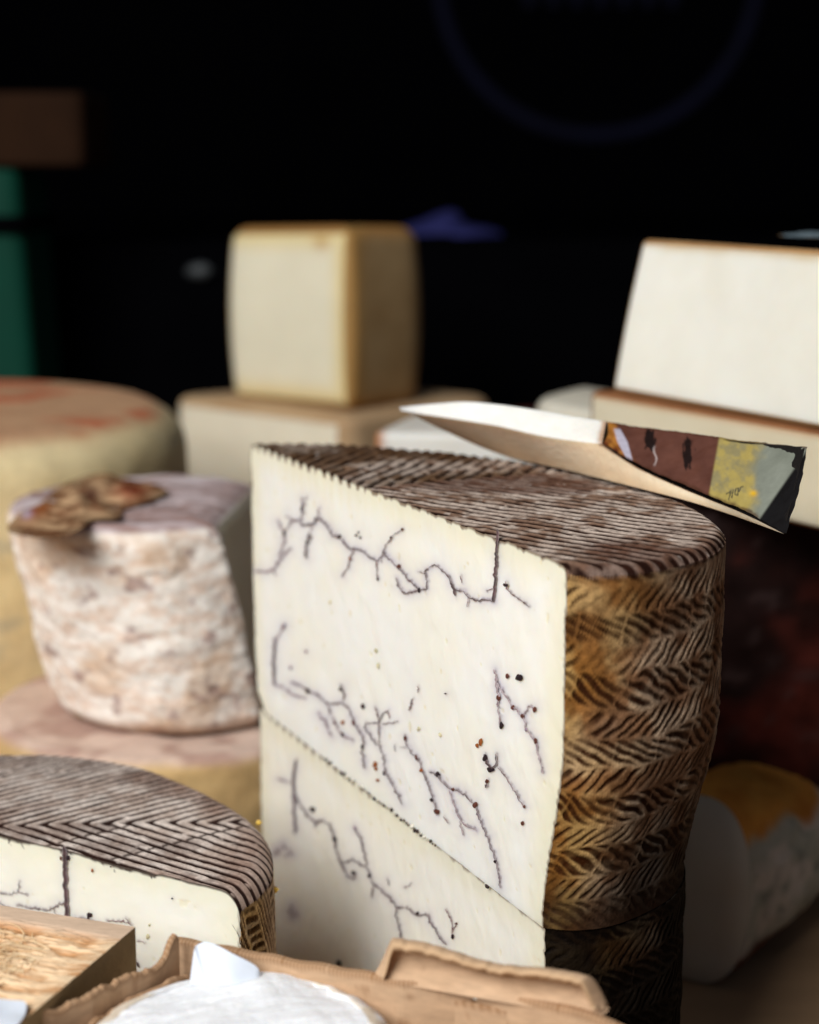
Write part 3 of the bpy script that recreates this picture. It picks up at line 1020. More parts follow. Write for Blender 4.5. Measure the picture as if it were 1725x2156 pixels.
cut_cheese('cheese_wedge', 'pale cream wedge with brown top rind carrying the yellow block', (-0.03, 1.05, 0), V, Fc, info, [(-0.66, -0.75)], sup_cut,
           lambda V, i: mix(lin(206, 176, 138), lin(176, 140, 102), fbm(V, 50, 9, 3)))

# --- big wheel at the left edge
def yel_col(V, i):
    n = fbm(V, 45, 31, 3)
    n2 = fbm(V * np.array([1, 2.2, 1]), 24, 32, 3)
    side = mix(lin(242, 226, 182), lin(234, 210, 156), n)
    side = mix(side, lin(168, 164, 148), ss(0.56, 0.7, fbm(V * np.array([1, 1, 4]), 22, 33, 3)) * 0.45)
    side = mix(side, lin(206, 146, 84), ss(0.62, 0.72, n2) * 0.6 * ss(0.7, 0.4, i['h']))
    top = mix(lin(206, 164, 126), lin(178, 134, 102), n)
    top = mix(top, lin(188, 96, 64), ss(0.50, 0.62, n2) * 0.85)
    c = mix(side, top, ss(0.955, 0.998, i['h']))
    return c


V, Fc, info = prism(circle(-0.250, 0.832, 0.137), 0.0005, 0.170, 0.020, n=300, K=50, M=40, closed_spline=True, bulge=0.004, disp=lambda V, i: (fbm(V, 40, 34, 3) - 0.5) * 0.004)
cols = yel_col(V, info)
root = thing('round_cheese', 'big yellow wheel with reddish streaked top at the left edge behind the crusty one', 'cheese', (-0.25, 0.832, 0))
split(V, Fc, face_mask(Fc, (info['kind'] == 1)), 'top_rind', M_rind_soft, 'side_rind', M_rind_soft, root, cols)

# --- cheese that carries the crusty one
def pink_col(V, i):
    n = fbm(V, 50, 36, 3)
    top = mix(lin(210, 184, 168), lin(180, 148, 134), ss(0.4, 0.62, n))
    side = mix(lin(212, 182, 130), lin(190, 154, 104), n)
    return mix(side, top, ss(0.93, 0.99, i['h'] + (n - 0.5) * 0.06))


V, Fc, info = prism(circle(-0.095, 0.672, 0.076), 0.0005, 0.070, 0.006, n=260, K=30, M=40, closed_spline=True, disp=lambda V, i: (fbm(V, 70, 37, 3) - 0.5) * 0.003)
root = thing('round_cheese', 'ochre sided wheel with pink mottled top underneath the crusty pale cheese', 'cheese', (-0.095, 0.672, 0))
split(V, Fc, face_mask(Fc, (info['kind'] == 1)), 'top_rind', M_rind_soft, 'side_rind', M_rind_soft, root, pink_col(V, info))

# --- crusty pale cheese, cut on its right side
ang = np.radians(np.linspace(-52, -318, 40))
co = np.stack([-0.1070 + 0.0530 * np.cos(ang), 0.678 + 0.057 * np.sin(ang)], 1)


def crust_disp(V, i):
    P = V * np.array([0.55, 0.55, 1.5])
    a = fbm(P, 210, 71, 3)
    b = fbm(V, 60, 72, 2)
    side = (i['kind'] == 0)
    d = (a - 0.5) * 0.0008 + (fbm(V, 330, 79, 3) - 0.5) * 0.0009 + ss(0.5, 0.75, fbm(V, 190, 80, 2)) * 0.0005 + (b - 0.5) * 0.005
    cutm = (i['nrm'] @ np.array([1.0, 0.1])) > 0.93
    return np.where(cutm & side, 0, d * np.where(side, np.clip(np.minimum(i['h'], 1 - i['h']) * 14 + 0.3, 0, 1), 0.7))


V, Fc, info = prism(co, 0.0705, 0.153, 0.007, n=420, K=130, M=60, corner=0.002, bulge=0.002, disp=crust_disp, top_scale=1.03)
# the cheese has slumped to the right
V[:, 0] += (0.153 - V[:, 2]) / 0.083 * 0.017


def crust_col(V, i):
    P = V * np.array([0.55, 0.55, 1.5])
    a = fbm(P, 210, 71, 3)
    b = fbm(V, 42, 73, 3)
    c = mix(lin(230, 208, 190), lin(246, 238, 228), ss(0.36, 0.58, 0.6 * a + 0.4 * fbm(V, 330, 79, 3)))
    c = mix(c, lin(214, 178, 142), ss(0.53, 0.7, b) * 0.5)
    dk = ss(0.63, 0.74, fbm(V * np.array([1, 1, 1.2]), 135, 74, 3))
    c = mix(c, lin(158, 128, 122), dk * 0.7)
    c = mix(c, lin(176, 160, 52), ss(0.74, 0.8, fbm(V, 70, 75, 2)) * ss(0.2, 0.06, i['h']) * 0.9)
    c = mix(c, lin(146, 110, 84), ss(0.10, 0.0, i['h']) * 0.6)
    top = mix(lin(190, 172, 172), lin(160, 132, 126), ss(0.42, 0.6, fbm(V * np.array([0.6, 2, 1]), 90, 76, 3)))
    top = mix(top, lin(214, 202, 204), ss(0.55, 0.68, fbm(V * np.array([0.5, 2.5, 1]), 70, 77, 3)) * 0.8)
    return mix(c, top, (i['h'] > 0.965).astype(float))


cr = cut_cheese('halved_cheese', 'crusty pale cheese with pinkish bumpy rind and dark pits, left of the central stack', (-0.1, 0.678, 0.0705), V, Fc, info, [(1.0, 0.05)],
                lambda V, i: mix(lin(236, 228, 206), lin(222, 212, 186), fbm(V, 60, 78, 2)), crust_col, M_paste_soft, M_rind_soft, thr=0.93)
# paper label lying on its top
lp = [on_z(x, y, 0.158) for x, y in ((16, 1098), (40, 1062), (84, 1040), (130, 1004), (205, 980), (262, 992), (318, 1000), (352, 1016), (318, 1034), (262, 1052), (246, 1072), (190, 1076), (160, 1100), (90, 1112))]
lp = catmull([p[:2] for p in lp], 90, closed=True)
lc = lp.mean(0)
rr = np.linspace(0.01, 1, 26)
XY = (lc + rr[:, None, None] * (lp - lc)[None]).reshape(-1, 2)
P3 = np.c_[XY, np.zeros(len(XY))]
Zl = 0.1545 + (fbm(P3 * np.array([1.0, 2.2, 1]), 85, 81, 3) - 0.5) * 0.010 * np.repeat(1 - 0.85 * rr ** 3, 90) + 0.0016 * np.repeat(1 - rr ** 2, 90)
px, py = proj(np.c_[XY, Zl])
c = mix(lin(186, 152, 116), lin(122, 84, 58), ss(0.4, 0.62, fbm(P3 * np.array([1, 2, 1]), 110, 82, 3)))
c = mix(c, lin(150, 72, 46), np.exp(-(((px - 275) / 36) ** 2 + ((py - 1032) / 14) ** 2)))
c = mix(c, lin(66, 30, 24), np.exp(-(((px - 192) / 20) ** 2 + ((py - 1040) / 15) ** 2)))
c = mix(c, lin(156, 84, 40), np.clip(1.2 * np.exp(-(((px - 60) / 40) ** 2 + ((py - 1068) / 26) ** 2)), 0, 1))
c = mix(c, lin(150, 110, 62), np.exp(-(((px - 200) / 60) ** 2 + ((py - 990) / 10) ** 2)))
c = mix(c, lin(178, 164, 190), np.clip(np.exp(-(((px - 55) / 12) ** 2 + ((py - 1080) / 10) ** 2)), 0, 1))
lab = mk('paper_label', np.c_[XY, Zl], grid_faces(26, 90, wrap=True), M_label, None, c, base=(lc[0], lc[1], 0.156))
tag(lab, 'crinkled brown and red printed label lying on the crusty pale cheese', 'label')

# --- dark wheel at the right, in shade
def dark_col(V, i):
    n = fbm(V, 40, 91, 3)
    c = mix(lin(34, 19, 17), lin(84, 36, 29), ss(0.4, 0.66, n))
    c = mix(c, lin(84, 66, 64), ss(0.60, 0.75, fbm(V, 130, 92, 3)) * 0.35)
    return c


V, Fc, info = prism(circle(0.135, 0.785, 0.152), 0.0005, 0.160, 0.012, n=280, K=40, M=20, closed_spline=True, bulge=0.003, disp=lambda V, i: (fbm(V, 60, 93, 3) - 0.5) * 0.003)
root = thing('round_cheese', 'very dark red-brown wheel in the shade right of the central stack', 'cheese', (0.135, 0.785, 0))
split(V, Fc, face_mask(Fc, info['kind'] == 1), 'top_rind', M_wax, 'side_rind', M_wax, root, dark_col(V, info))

# --- slab under the white wedge
slab = [(0.070, 0.688), (0.148, 0.557), (0.24, 0.60), (0.20, 0.74)]
V, Fc, info = prism(slab, 0.1612, 0.1955, 0.003, K=26, corner=[0.010, 0.01, 0.02, 0.02])
cut_cheese('cheese_slab', 'flat cream slab with brown rind line under the big white wedge at right', (0.16, 0.65, 0.161), V, Fc, info, [(-0.86, -0.51)],
           lambda V, i: mix(mix(lin(226, 216, 190), lin(214, 200, 170), fbm(V, 60, 94, 2)), lin(196, 148, 104), ss(0.88, 0.985, i['h'])),
           lambda V, i: mix(lin(150, 102, 66), lin(124, 80, 50), fbm(V, 80, 95, 3)))

# --- big white wedge, upper right
wed = [(0.0805, 0.682), (0.160, 0.533), (0.25, 0.58), (0.20, 0.74)]
V, Fc, info = prism(wed, 0.1960, 0.2560, 0.0025, K=40, n=320, corner=[0.004, 0.01, 0.02, 0.02], bulge=0.0006)
f = (V[:, 2] - 0.196) / 0.06
V[:, 2] -= f * np.clip(((V[:, :2] - np.array([0.0805, 0.682])) @ np.array([0.882, 0.471])), 0, 1) * 0.14
lx = ss(0.16, 0.0805, V[:, 0])
V[:, 0] += f * 0.0115 * lx
V[:, 1] += f * 0.006 * lx


def wed_cut(V, i):
    n = fbm(V, 50, 97, 3)
    c = mix(lin(248, 245, 234), lin(242, 237, 220), n)
    c = mix(c, lin(220, 194, 152), ss(0.91, 0.99, i['h'] + (n - 0.5) * 0.06))
    return mix(c, lin(226, 206, 164), ss(0.05, 0.0, i['h']) * 0.7)


cut_cheese('cheese_wedge', 'large white wedge with thin tan top rind, highest piece at upper right', (0.17, 0.63, 0.196), V, Fc, info, [(-0.88, -0.47)], wed_cut,
           lambda V, i: mix(lin(186, 146, 100), lin(160, 118, 76), fbm(V, 60, 98, 3)), m_rind=M_rind_soft, thr=0.85)
q = [on_z(x, y, 0.2578) for x, y in ((1640, 502), (1725, 506), (1790, 500), (1760, 494), (1690, 496))]
q = catmull([p[:2] for p in q], 60, closed=True)
qc = q.mean(0)
XY = (qc + np.linspace(0.01, 1, 12)[:, None, None] * (q - qc)[None]).reshape(-1, 2)
Zq = 0.2578 + 0.0018 * fbm(np.c_[XY, 0 * XY[:, :1]], 90, 99, 2)
o = mk('plastic_film', np.c_[XY, Zq], grid_faces(12, 60, wrap=True), M_label, None, np.tile(lin(150, 170, 180), (len(XY), 1)), base=(qc[0], qc[1], 0.2575))
tag(o, 'scrap of bluish film lying on top of the large white wedge', 'film')

# --- pieces showing behind the lying slice
pcs = [(0.056, 0.800), (0.089, 0.741), (0.118, 0.80), (0.085, 0.85)]
V, Fc, info = prism(pcs, 0.1605, 0.1790, 0.007, K=20, corner=0.016, dome=0.003)
cut_cheese('cheese_piece', 'small greyish white piece peeping out behind the lying slice', (0.085, 0.79, 0.16), V, Fc, info, [(-0.87, -0.49)],
           lambda V, i: mix(lin(222, 216, 200), lin(208, 200, 180), fbm(V, 60, 101, 2)), lambda V, i: mix(lin(214, 208, 192), lin(196, 188, 168), fbm(V, 70, 102, 2)), m_rind=M_paste_soft)
sl = [(-0.016, 0.722), (0.06, 0.715), (0.07, 0.768), (0.005, 0.79)]
V, Fc, info = prism(sl, 0.1602, 0.1735, 0.003, K=14, corner=[0.006, 0.01, 0.01, 0.02], dome=0.001)
cut_cheese('cheese_slice', 'flat white slice with brown end lying behind the ridged top of the central stack', (0.03, 0.745, 0.16), V, Fc, info, [(-0.1, -1)],
           lambda V, i: mix(mix(lin(236, 234, 228), lin(226, 222, 212), fbm(V, 60, 103, 2)), lin(176, 110, 66), ss(-0.008, -0.014, V[:, 0]) * 0.8),
           lambda V, i: mix(lin(230, 224, 212), lin(176, 120, 80), ss(-0.008, -0.014, V[:, 0])), m_rind=M_paste_soft)

# --- wedge-shaped slice lying across the ridged top
ZS = zz((1100, 650, 1.232))
S = {}
for k, (x, y, Y) in dict(T=(150, 735, 0.555), C=(908, 868, 0.500), B=(924, 783, 0.512), D=(1592, 1206, 0.437), E=(1672, 880, 0.455)).items():
    S[k] = on_y(*ZS(x, y), Y)
S['F'] = on_z(*ZS(540, 912), 0.1912)
S['G'] = on_z(*ZS(1050, 1035), 0.1912)


def tri_patch(pts, n, bow=None):
    """bilinear patch over four corners a-b / d-c"""
    a, b, c2, d = [np.asarray(p) for p in pts]
    u = np.linspace(0, 1, n[0])[:, None, None]
    v = np.linspace(0, 1, n[1])[None, :, None]
    P = (a * (1 - u) + b * u) * (1 - v) + (d * (1 - u) + c2 * u) * v
    return P


root = thing('cheese_slice', 'thin tapering white slice with dark printed rind lying across the ridged top', 'cheese', tuple((S['T'] + S['D']) / 2))
# lit upper face: T - C - B, edges curve a little
n = 90
t = np.linspace(0, 1, n)
up_b = np.array([on_y(*ZS(x, y), Y) for x, y, Y in ((146, 729, 0.5550), (270, 717, 0.5483), (390, 709, 0.5417), (500, 717, 0.5356), (600, 730, 0.5300), (700, 746, 0.5244), (800, 764, 0.5189), (924, 783, 0.5120))])
lo_b = np.array([on_y(*ZS(x, y), Y) for x, y, Y in ((152, 743, 0.5550), (240, 757, 0.5485), (330, 770, 0.5419), (430, 786, 0.5347), (520, 801, 0.5282), (610, 822, 0.5216), (700, 841, 0.5151), (800, 856, 0.5078), (908, 868, 0.5000))])
up_b = resample(catmull(up_b, 200), n)
lo_b = resample(catmull(lo_b, 200), n)
m = 24
PU = lo_b[:, None] + (up_b - lo_b)[:, None] * np.linspace(0, 1, m)[None, :, None]
PU[..., 2] += (fbm(PU, 150, 110, 2) - 0.5) * 0.0008 * np.sin(np.linspace(0, math.pi, m))[None] * np.clip(t * 6, 0, 1)[:, None]
cu = mix(lin(246, 243, 236), lin(238, 234, 224), fbm(PU.reshape(-1, 3), 90, 111, 2))
tt_ = np.repeat(t, m)
cu = mix(cu, lin(176, 120, 66), ss(0.965, 0.995, tt_ + (fbm(PU.reshape(-1, 3), 300, 113, 2) - 0.5) * 0.02) * 0.8)
# under face: lo_b then the rind's lower edge, down to the contact line
rb_ = np.array([on_y(*ZS(x, y), Y) for x, y, Y in ((908, 868, 0.5000), (970, 912, 0.4943), (1040, 955, 0.4878), (1110, 990, 0.4814), (1200, 1030, 0.4731), (1300, 1072, 0.4639), (1400, 1112, 0.4547), (1500, 1158, 0.4455), (1592, 1206, 0.4370))])
rb_ = resample(catmull(rb_, 200), 70)
topline = np.vstack([lo_b, rb_[1:]])
NT = len(topline)
cl = np.array([S['T'], on_y(*ZS(340, 830), .556), S['F'], on_z(*ZS(760, 962), .1912), S['G'], on_z(*ZS(1230, 1082), .1908), on_y(*ZS(1400, 1136), .456), S['D']])
cl = resample(catmull(cl, 300), NT)
m2 = 40
PL = topline[:, None] + (cl - topline)[:, None] * np.linspace(0, 1, m2)[None, :, None]
cd = mix(lin(246, 226, 196), lin(238, 210, 174), fbm(PL.reshape(-1, 3), 60, 112, 2))
re_ = np.array([on_y(*ZS(x, y), Y) for x, y, Y in ((924, 783, 0.5120), (1020, 803, 0.5047), (1180, 826, 0.4925), (1340, 848, 0.4803), (1500, 866, 0.4681), (1600, 874, 0.4605), (1672, 880, 0.4550))])
re_ = resample(catmull(re_, 200), 200)
vv_ = np.tile(np.linspace(0, 1, m2), NT)
ss_ = np.repeat(np.arange(NT) >= n - 2, m2)
cd = mix(cd, lin(120, 74, 40), ss(0.10, 0.02, vv_ + (fbm(PL.reshape(-1, 3), 260, 114, 2) - 0.5) * 0.08) * ss_ * 0.8)
cd = mix(cd, lin(206, 166, 120), ss(0.3, 1.0, vv_) * 0.5)  # under-face shade painted in, deepening towards the contact line
# far face closes the body (hidden from the photograph's side)
ee = np.array([S['T'], up_b[40], S['B'], (S['B'] + S['E']) / 2 + np.array([0, 0.002, 0]), S['E']])
eline = resample(np.vstack([up_b, re_[3:]]), NT)
def by_x(L):
    x_ = proj(L)[0]
    o_ = np.argsort(x_)
    g_ = np.linspace(x_.min(), x_.max(), NT)
    return np.stack([np.interp(g_, x_[o_], L[o_, k_]) for k_ in range(3)], 1)


ex_, cx_ = by_x(eline), by_x(cl)
cx_ = cx_ + np.array([0, 0.004, 0.0]) * np.sin(np.linspace(0, math.pi, NT))[:, None]
PB = ex_[:, None] + (cx_ - ex_)[:, None] * np.linspace(0, 1, 12)[None, :, None]
PB = PB + np.sin(np.linspace(0, math.pi, 12))[None, :, None] * np.sin(np.linspace(0, math.pi, NT))[:, None, None] * np.array([0, 0.008, 0.0])
VV = np.vstack([PU.reshape(-1, 3), PL.reshape(-1, 3), PB.reshape(-1, 3)])
FF = np.vstack([grid_faces(n, m), grid_faces(NT, m2, off=n * m), grid_faces(NT, 12, off=n * m + NT * m2)])
cb = mix(np.tile(lin(232, 224, 208), (NT * 12, 1)), lin(24, 20, 18), np.repeat(ss(0.52, 0.56, np.linspace(0, 1, NT)), 12))
CCs = np.vstack([cu, cd, cb])
mk('paste', VV, FF, M_slice, root, CCs)
# rind: between B-E and the lower edge
rl = resample(rb_, 200)
PR = re_[:, None] + (rl - re_)[:, None] * np.linspace(0, 1, 70)[None, :, None]
bow = np.sin(np.linspace(0, math.pi, 200))[:, None, None] * 0.0022 + np.sin(np.linspace(0, math.pi, 70))[None, :, None] * 0.0008
PR = PR + np.array([0.75, -0.62, 0.15]) * bow + np.array([0.0004, -0.0004, 0.0001])
PR = PR + (fbm(PR, 260, 117, 3) - 0.5)[..., None] * np.array([0.0008, -0.0010, 0.0008])
px, py = proj(PR.reshape(-1, 3))
zx, zy = (px * 1.449 - 1100) * 1.232, (py * 1.449 - 650) * 1.232
nn = fbm(np.stack([zx, zy, 0 * zx], -1), 0.012, 115, 3)
nf = fbm(np.stack([zx, zy, 0 * zx], -1), 0.05, 116, 3)
c = mix(lin(96, 46, 24), lin(176, 116, 50), ss(0.35, 0.65, 0.5 * nn + 0.5 * nf))                       # bare rind at the left end
prn = mix(lin(104, 66, 54), lin(74, 44, 36), nn)
c = mix(c, prn, ss(975, 1000, zx - (zy - 850) * 0.5 + (nf - 0.5) * 30))
sl_x = zx + (zy - 950) * 0.18
yel = mix(lin(166, 148, 84), lin(140, 130, 92), ss(0.35, 0.65, nn * 0.5 + nf * 0.5))
c = mix(c, yel, ss(1325, 1335, sl_x))
gry = mix(lin(140, 144, 132), lin(112, 116, 104), nn)
c = mix(c, gry, ss(1470, 1530, sl_x + (nn - 0.5) * 120))
blk_ = ss(-6, 6, (zx - 1640) * 0.9 + (zy - 960) * 0.62 + 8)
c = mix(c, lin(22, 20, 20), blk_)
# dark leaf marks in the print
for (lx_, ly_, sx_, sy_) in ((1085, 855, 26, 42), (1232, 905, 24, 62)):
    dx, dy = (zx - lx_) / sx_, (zy - ly_) / sy_
    an = np.arctan2(dy, dx)
    rd = np.hypot(dx, dy)
    leaf = ss(0.42, 0.56, np.exp(-rd ** 2 * 1.1) + (fbm(np.stack([zx * 1.6, zy * 0.45, 0 * zx], -1), 0.06, 118, 2) - 0.5) * 0.8)
    c = mix(c, lin(24, 16, 14), leaf * 0.95)
wl = ss(5, 1.5, np.abs(zx - 1108 - 5 * np.sin(zy * 0.09))) * ss(870, 885, zy) * ss(955, 940, zy)
c = mix(c, lin(196, 180, 176), wl * 0.7)
flm = ss(6, 0, np.abs(zx - 985 - (zy - 860) * 0.42) - 16 + np.abs(zy - 860) * 0.14) * ss(806, 816, zy) * ss(940, 925, zy)
c = mix(c, lin(186, 182, 198), flm * 0.9)
# handwritten figures on the pale panel
def stroke(pts, wdt):
    d2 = np.full(len(zx), 1e9)
    for (x0, y0), (x1, y1) in zip(pts[:-1], pts[1:]):
        vx, vy = x1 - x0, y1 - y0
        tt = np.clip(((zx - x0) * vx + (zy - y0) * vy) / (vx * vx + vy * vy), 0, 1)
        d2 = np.minimum(d2, (zx - x0 - tt * vx) ** 2 + (zy - y0 - tt * vy) ** 2)
    return ss(wdt, wdt * 0.4, np.sqrt(d2))


for st in ([(1376, 1056), (1394, 1044), (1384, 1078)], [(1402, 1040), (1396, 1070)], [(1408, 1052), (1412, 1036), (1422, 1034), (1418, 1060), (1408, 1056)], [(1424, 1046), (1430, 1030), (1438, 1028)]):
    c = mix(c, lin(60, 60, 52), stroke(st, 3.6) * 0.85)
c = mix(c, lin(214, 168, 40), np.exp(-(((zx - 1478) / 14) ** 2 + ((zy - 1054) / 12) ** 2)))
# worn rim along both edges of the rind
ev = np.tile(np.linspace(0, 1, 70), 200)
wornw = np.maximum(ss(0.05, 0.0, ev - (nf - 0.5) * 0.05), ss(0.93, 1.0, ev + (nf - 0.5) * 0.08))
c = mix(c, lin(70, 42, 28), wornw * 0.75 * (1 - blk_))
rn = mk('rind', PR.reshape(-1, 3), grid_faces(200, 70), M_label, root, c)
rn['label'] = 'printed rind in brown, yellow and grey panels with a black end'

# --- blue-moulded cheese, lower right
root = thing('cheese_half_round', 'small upright half round with white cut face and orange and grey mouldy rind, lower right', 'cheese', (0.108, 0.572, 0))
ef = np.array([0.90, -0.436])
nf_ = np.array([0.436, 0.90])
Cc = np.array([0.1010, 0.562])
zc, hz, hw, dp = 0.0352, 0.0347, 0.0185, 0.085


def dshape(a):
    ex = 2.4
    ca, sa = np.cos(a), np.sin(a)
    return np.sign(ca) * np.abs(ca) ** (2 / ex), np.sign(sa) * np.abs(sa) ** (2 / ex)


na = 200
aa = np.linspace(0, 2 * math.pi, na, endpoint=False)
dx, dz = dshape(aa)
rows = []
for ph in np.linspace(0, math.pi / 2, 60):
    cph, sph = math.cos(ph) ** 0.7, math.sin(ph)
    X = Cc[None] + ef[None] * (hw * dx * cph * (1 + 2.1 * math.sin(ph) ** 1.2 * (dx > 0)))[:, None] + nf_[None] * (dp * sph)
    rows.append(np.c_[X, zc + hz * dz * cph])
V = np.vstack(rows)
nrm_ = V - np.r_[Cc, zc]
nrm_ /= np.linalg.norm(nrm_, axis=1)[:, None] + 1e-9
Vd = V + nrm_ * ((fbm(V, 130, 121, 3) - 0.5) * 0.004 * ss(0.0, 0.006, (V[:, :2] - Cc) @ nf_))[:, None]
Vd[:, 2] = np.maximum(Vd[:, 2], 0.0006)
n1 = fbm(V, 90, 122, 3)
hgt = (V[:, 2] - zc) / hz
c = mix(lin(168, 174, 162), lin(214, 206, 198), 0.6 * ss(0.42, 0.62, n1) + 0.4 * fbm(V, 400, 127, 2))
c = mix(c, lin(96, 108, 102), ss(0.5, 0.75, fbm(V, 150, 123, 4)) * 0.7)
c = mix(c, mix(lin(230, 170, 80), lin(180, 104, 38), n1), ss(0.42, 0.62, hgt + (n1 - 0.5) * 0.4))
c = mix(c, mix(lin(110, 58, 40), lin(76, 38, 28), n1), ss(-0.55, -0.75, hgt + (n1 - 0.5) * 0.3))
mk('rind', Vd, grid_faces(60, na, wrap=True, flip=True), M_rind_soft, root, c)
rows = []
for q in np.linspace(0.005, 1, 40):
    X = Cc[None] + ef[None] * (hw * dx * q)[:, None] - nf_[None] * (0.0025 * (1 - q ** 4))
    rows.append(np.c_[X, zc + hz * dz * q])
V = np.vstack(rows)
V[:, :2] -= nf_ * ((fbm(V, 70, 125, 2) - 0.5) * 0.0022 * np.repeat(1 - np.linspace(0.005, 1, 40) ** 6, na))[:, None]
V[:, 2] = np.maximum(V[:, 2], 0.0006)
mk('cut_face', V, grid_faces(40, na, wrap=True), M_paste_soft, root, mix(lin(244, 240, 228), lin(234, 228, 214), fbm(V, 60, 126, 2)))

# ------------------------------------------------------------------ foreground: box, soft cheese, paper, wooden block
# soft white cheese
cpts = on_z(np.array([252, 330, 520, 700, 812]), np.array([2128, 2072, 2046, 2082, 2150]), 0.096)[:, :2]
A = np.c_[2 * cpts, np.ones(5)]
sol = np.linalg.lstsq(A, (cpts ** 2).sum(1), rcond=None)[0]
cc, cr_ = sol[:2], math.sqrt(sol[2] + sol[0] ** 2 + sol[1] ** 2)
print('soft cheese', cc, cr_)


def cam_disp(V, i):
    P = V * np.array([0.5, 1.3, 1])
    a = fbm(V @ np.array([[0.9, -0.45, 0], [0.45, 0.9, 0], [0, 0, 1]]) * np.array([0.45, 1.6, 1]), 260, 131, 3)
    rid = np.abs(np.sin(V[:, 0] * 420 + V[:, 1] * 180 + 5 * fbm(V, 60, 133, 2)))
    return (a - 0.5) * 0.0016 + (fbm(V, 60, 132, 2) - 0.5) * 0.003 + rid * 0.0001


V, Fc, info = prism(circle(cc[0], cc[1], cr_ + 0.0022), 0.0620, 0.0968, 0.005, n=360, K=24, M=110, closed_spline=True, disp=cam_disp, dome=0.002)
n1 = fbm(V, 120, 134, 3)
c = mix(lin(246, 247, 249), lin(238, 239, 242), n1)
edge = ss(0.80, 0.90, info['h']) * (info['kind'] == 0) * ss(0.36, 0.56, fbm(V, 190, 135, 3))
c = mix(c, lin(206, 182, 146), edge * 0.75)
o = mk('soft_cheese', V, Fc, M_white, None, c, base=(cc[0], cc[1], 0.062))
tag(o, 'round white bloomy soft cheese in the cardboard box at the bottom edge', 'cheese')

# cardboard box
box = thing('cardboard_box', 'torn brown cardboard box around the white soft cheese at the front', 'box', (0.0, 0.33, 0.055))


def card_col(V, seed, dark=0.0):
    n = fbm(V, 70, seed, 3)
    f = fbm(V * np.array([1, 1, 4]), 260, seed + 1, 2)
    c = mix(lin(208, 176, 144), lin(188, 154, 122), n) * (0.84 + 0.3 * f[:, None])
    c = mix(c, lin(150, 112, 80), ss(0.68, 0.78, fbm(V, 300, seed + 2, 2)) * 0.5)
    return c * (1 - dark)


def wall(name, base_pts, z0, top_fn, thick, seed, n=160, K=30, side=1):
    """a cardboard panel standing on a base line, real thickness, wavy top edge"""
    B = resample(np.array(base_pts, float), n)
    T = np.gradient(B, axis=0)
    T /= np.linalg.norm(T, axis=1)[:, None]
    Nn = np.stack([-T[:, 1], T[:, 0]], 1) * side
    s = np.linspace(0, 1, n)
    zt = top_fn(s)
    wv = (fbm(np.c_[B, 0 * s], 40, seed, 2) - 0.5) * 0.0012
    prof = []
    for k in range(K):
        prof.append((k / (K - 1), 0.5))
    prof += [(1.0, 0.3), (1.0, -0.3)]
    for k in range(K - 1, -1, -1):
        prof.append((k / (K - 1), -0.5))
    rows = []
    for j, (f, o_) in enumerate(prof):
        z = z0 + (zt - z0) * f + (0.0005 if j in (K, K + 1) else 0)
        rows.append(np.c_[B + Nn * (o_ * thick + wv * f)[:, None], z])
    V = np.vstack(rows)
    Fc = grid_faces(len(prof), n)
    ends = []
    for e in (0, n - 1):
        idx = [j * n + e for j in range(len(prof))]
        half = len(idx) // 2
        for j in range(half):
            if j + 1 <= half - 1:
                q = [idx[j], idx[j + 1], idx[-2 - j], idx[-1 - j]]
                ends.append(q if e else q[::-1])
    Fc = np.vstack([Fc, np.array(ends)])
    c = card_col(V, seed + 5)
    edge = np.zeros(len(V))
    edge[(K - 1) * n:(K + 3) * n] = 1
    c = mix(c, lin(150, 112, 78), edge * (0.3 + 0.6 * (np.tile(np.abs(np.sin(s * 260)), len(prof)) > 0.7)))
    return mk(name, V, Fc, M_card, box, c, smooth=False)


W0, W1, W2 = np.array([-0.0560, 0.3830]), np.array([-0.0010, 0.3608]), np.array([0.0560, 0.3375])
slotp = on_z(1003, 2095, 0.098)[:2]
dW = (W2 - W1) / np.linalg.norm(W2 - W1)
wl1 = np.array([W0, W1, slotp - dW * 0.0008])
rr_ = np.random.default_rng(4)
def zt_back(s): return 0.1 + 0.0002 * np.sin(s * 40)
wall('back_panel', wl1, 0.055, zt_back, 0.0026, 201)
wall('back_panel', np.array([slotp + dW * 0.0008, W2, W2 + dW * 0.04]), 0.055, lambda s: 0.1 - 0.010 * ss(0.25, 0.8, s), 0.0026, 211)
off_b = np.array([-dW[1], dW[0]]) * 0.0030
wall('outer_panel', np.array([W0 + off_b, W1 + off_b, W2 + off_b, W2 + dW * 0.04 + off_b]), 0.055, lambda s: 0.0965 - 0.010 * ss(0.6, 0.9, s), 0.0022, 221)
# left panel, torn
lpx = [on_z(x, y, 0.099)[:2] for x, y in ((372, 2008), (310, 2042), (250, 2066), (190, 2098), (110, 2128), (20, 2152), (-80, 2200))]
def zt_left(s):
    return 0.099 + 0.0004 * np.sin(s * 21) * (0.4 + s) + 0.0026 * (fbm(np.stack([s * 20, 0 * s, 0 * s], -1), 1, 9, 4) - 0.5) + 0.0045 * np.exp(-((s - 0.02) / 0.05) ** 2)
wall('side_panel', lpx, 0.055, zt_left, 0.0017, 231, side=-1)
# torn liner folded inwards along the left panel
lp2 = [on_z(x, y, 0.0965)[:2] for x, y in ((392, 2040), (330, 2070), (270, 2090), (225, 2120), (170, 2160), (100, 2230))]
wall('torn_liner', lp2, 0.060, lambda s: 0.0950 + 0.0020 * (fbm(np.stack([s * 12, 0 * s, 0 * s], -1), 1, 19, 4) - 0.5), 0.0014, 241, side=-1)
V, Fc = box_mesh(-0.075, 0.085, 0.285, 0.34, 0.0505, 0.0545)
mk('box_base', V, Fc, M_card, box, card_col(V, 251), smooth=False)

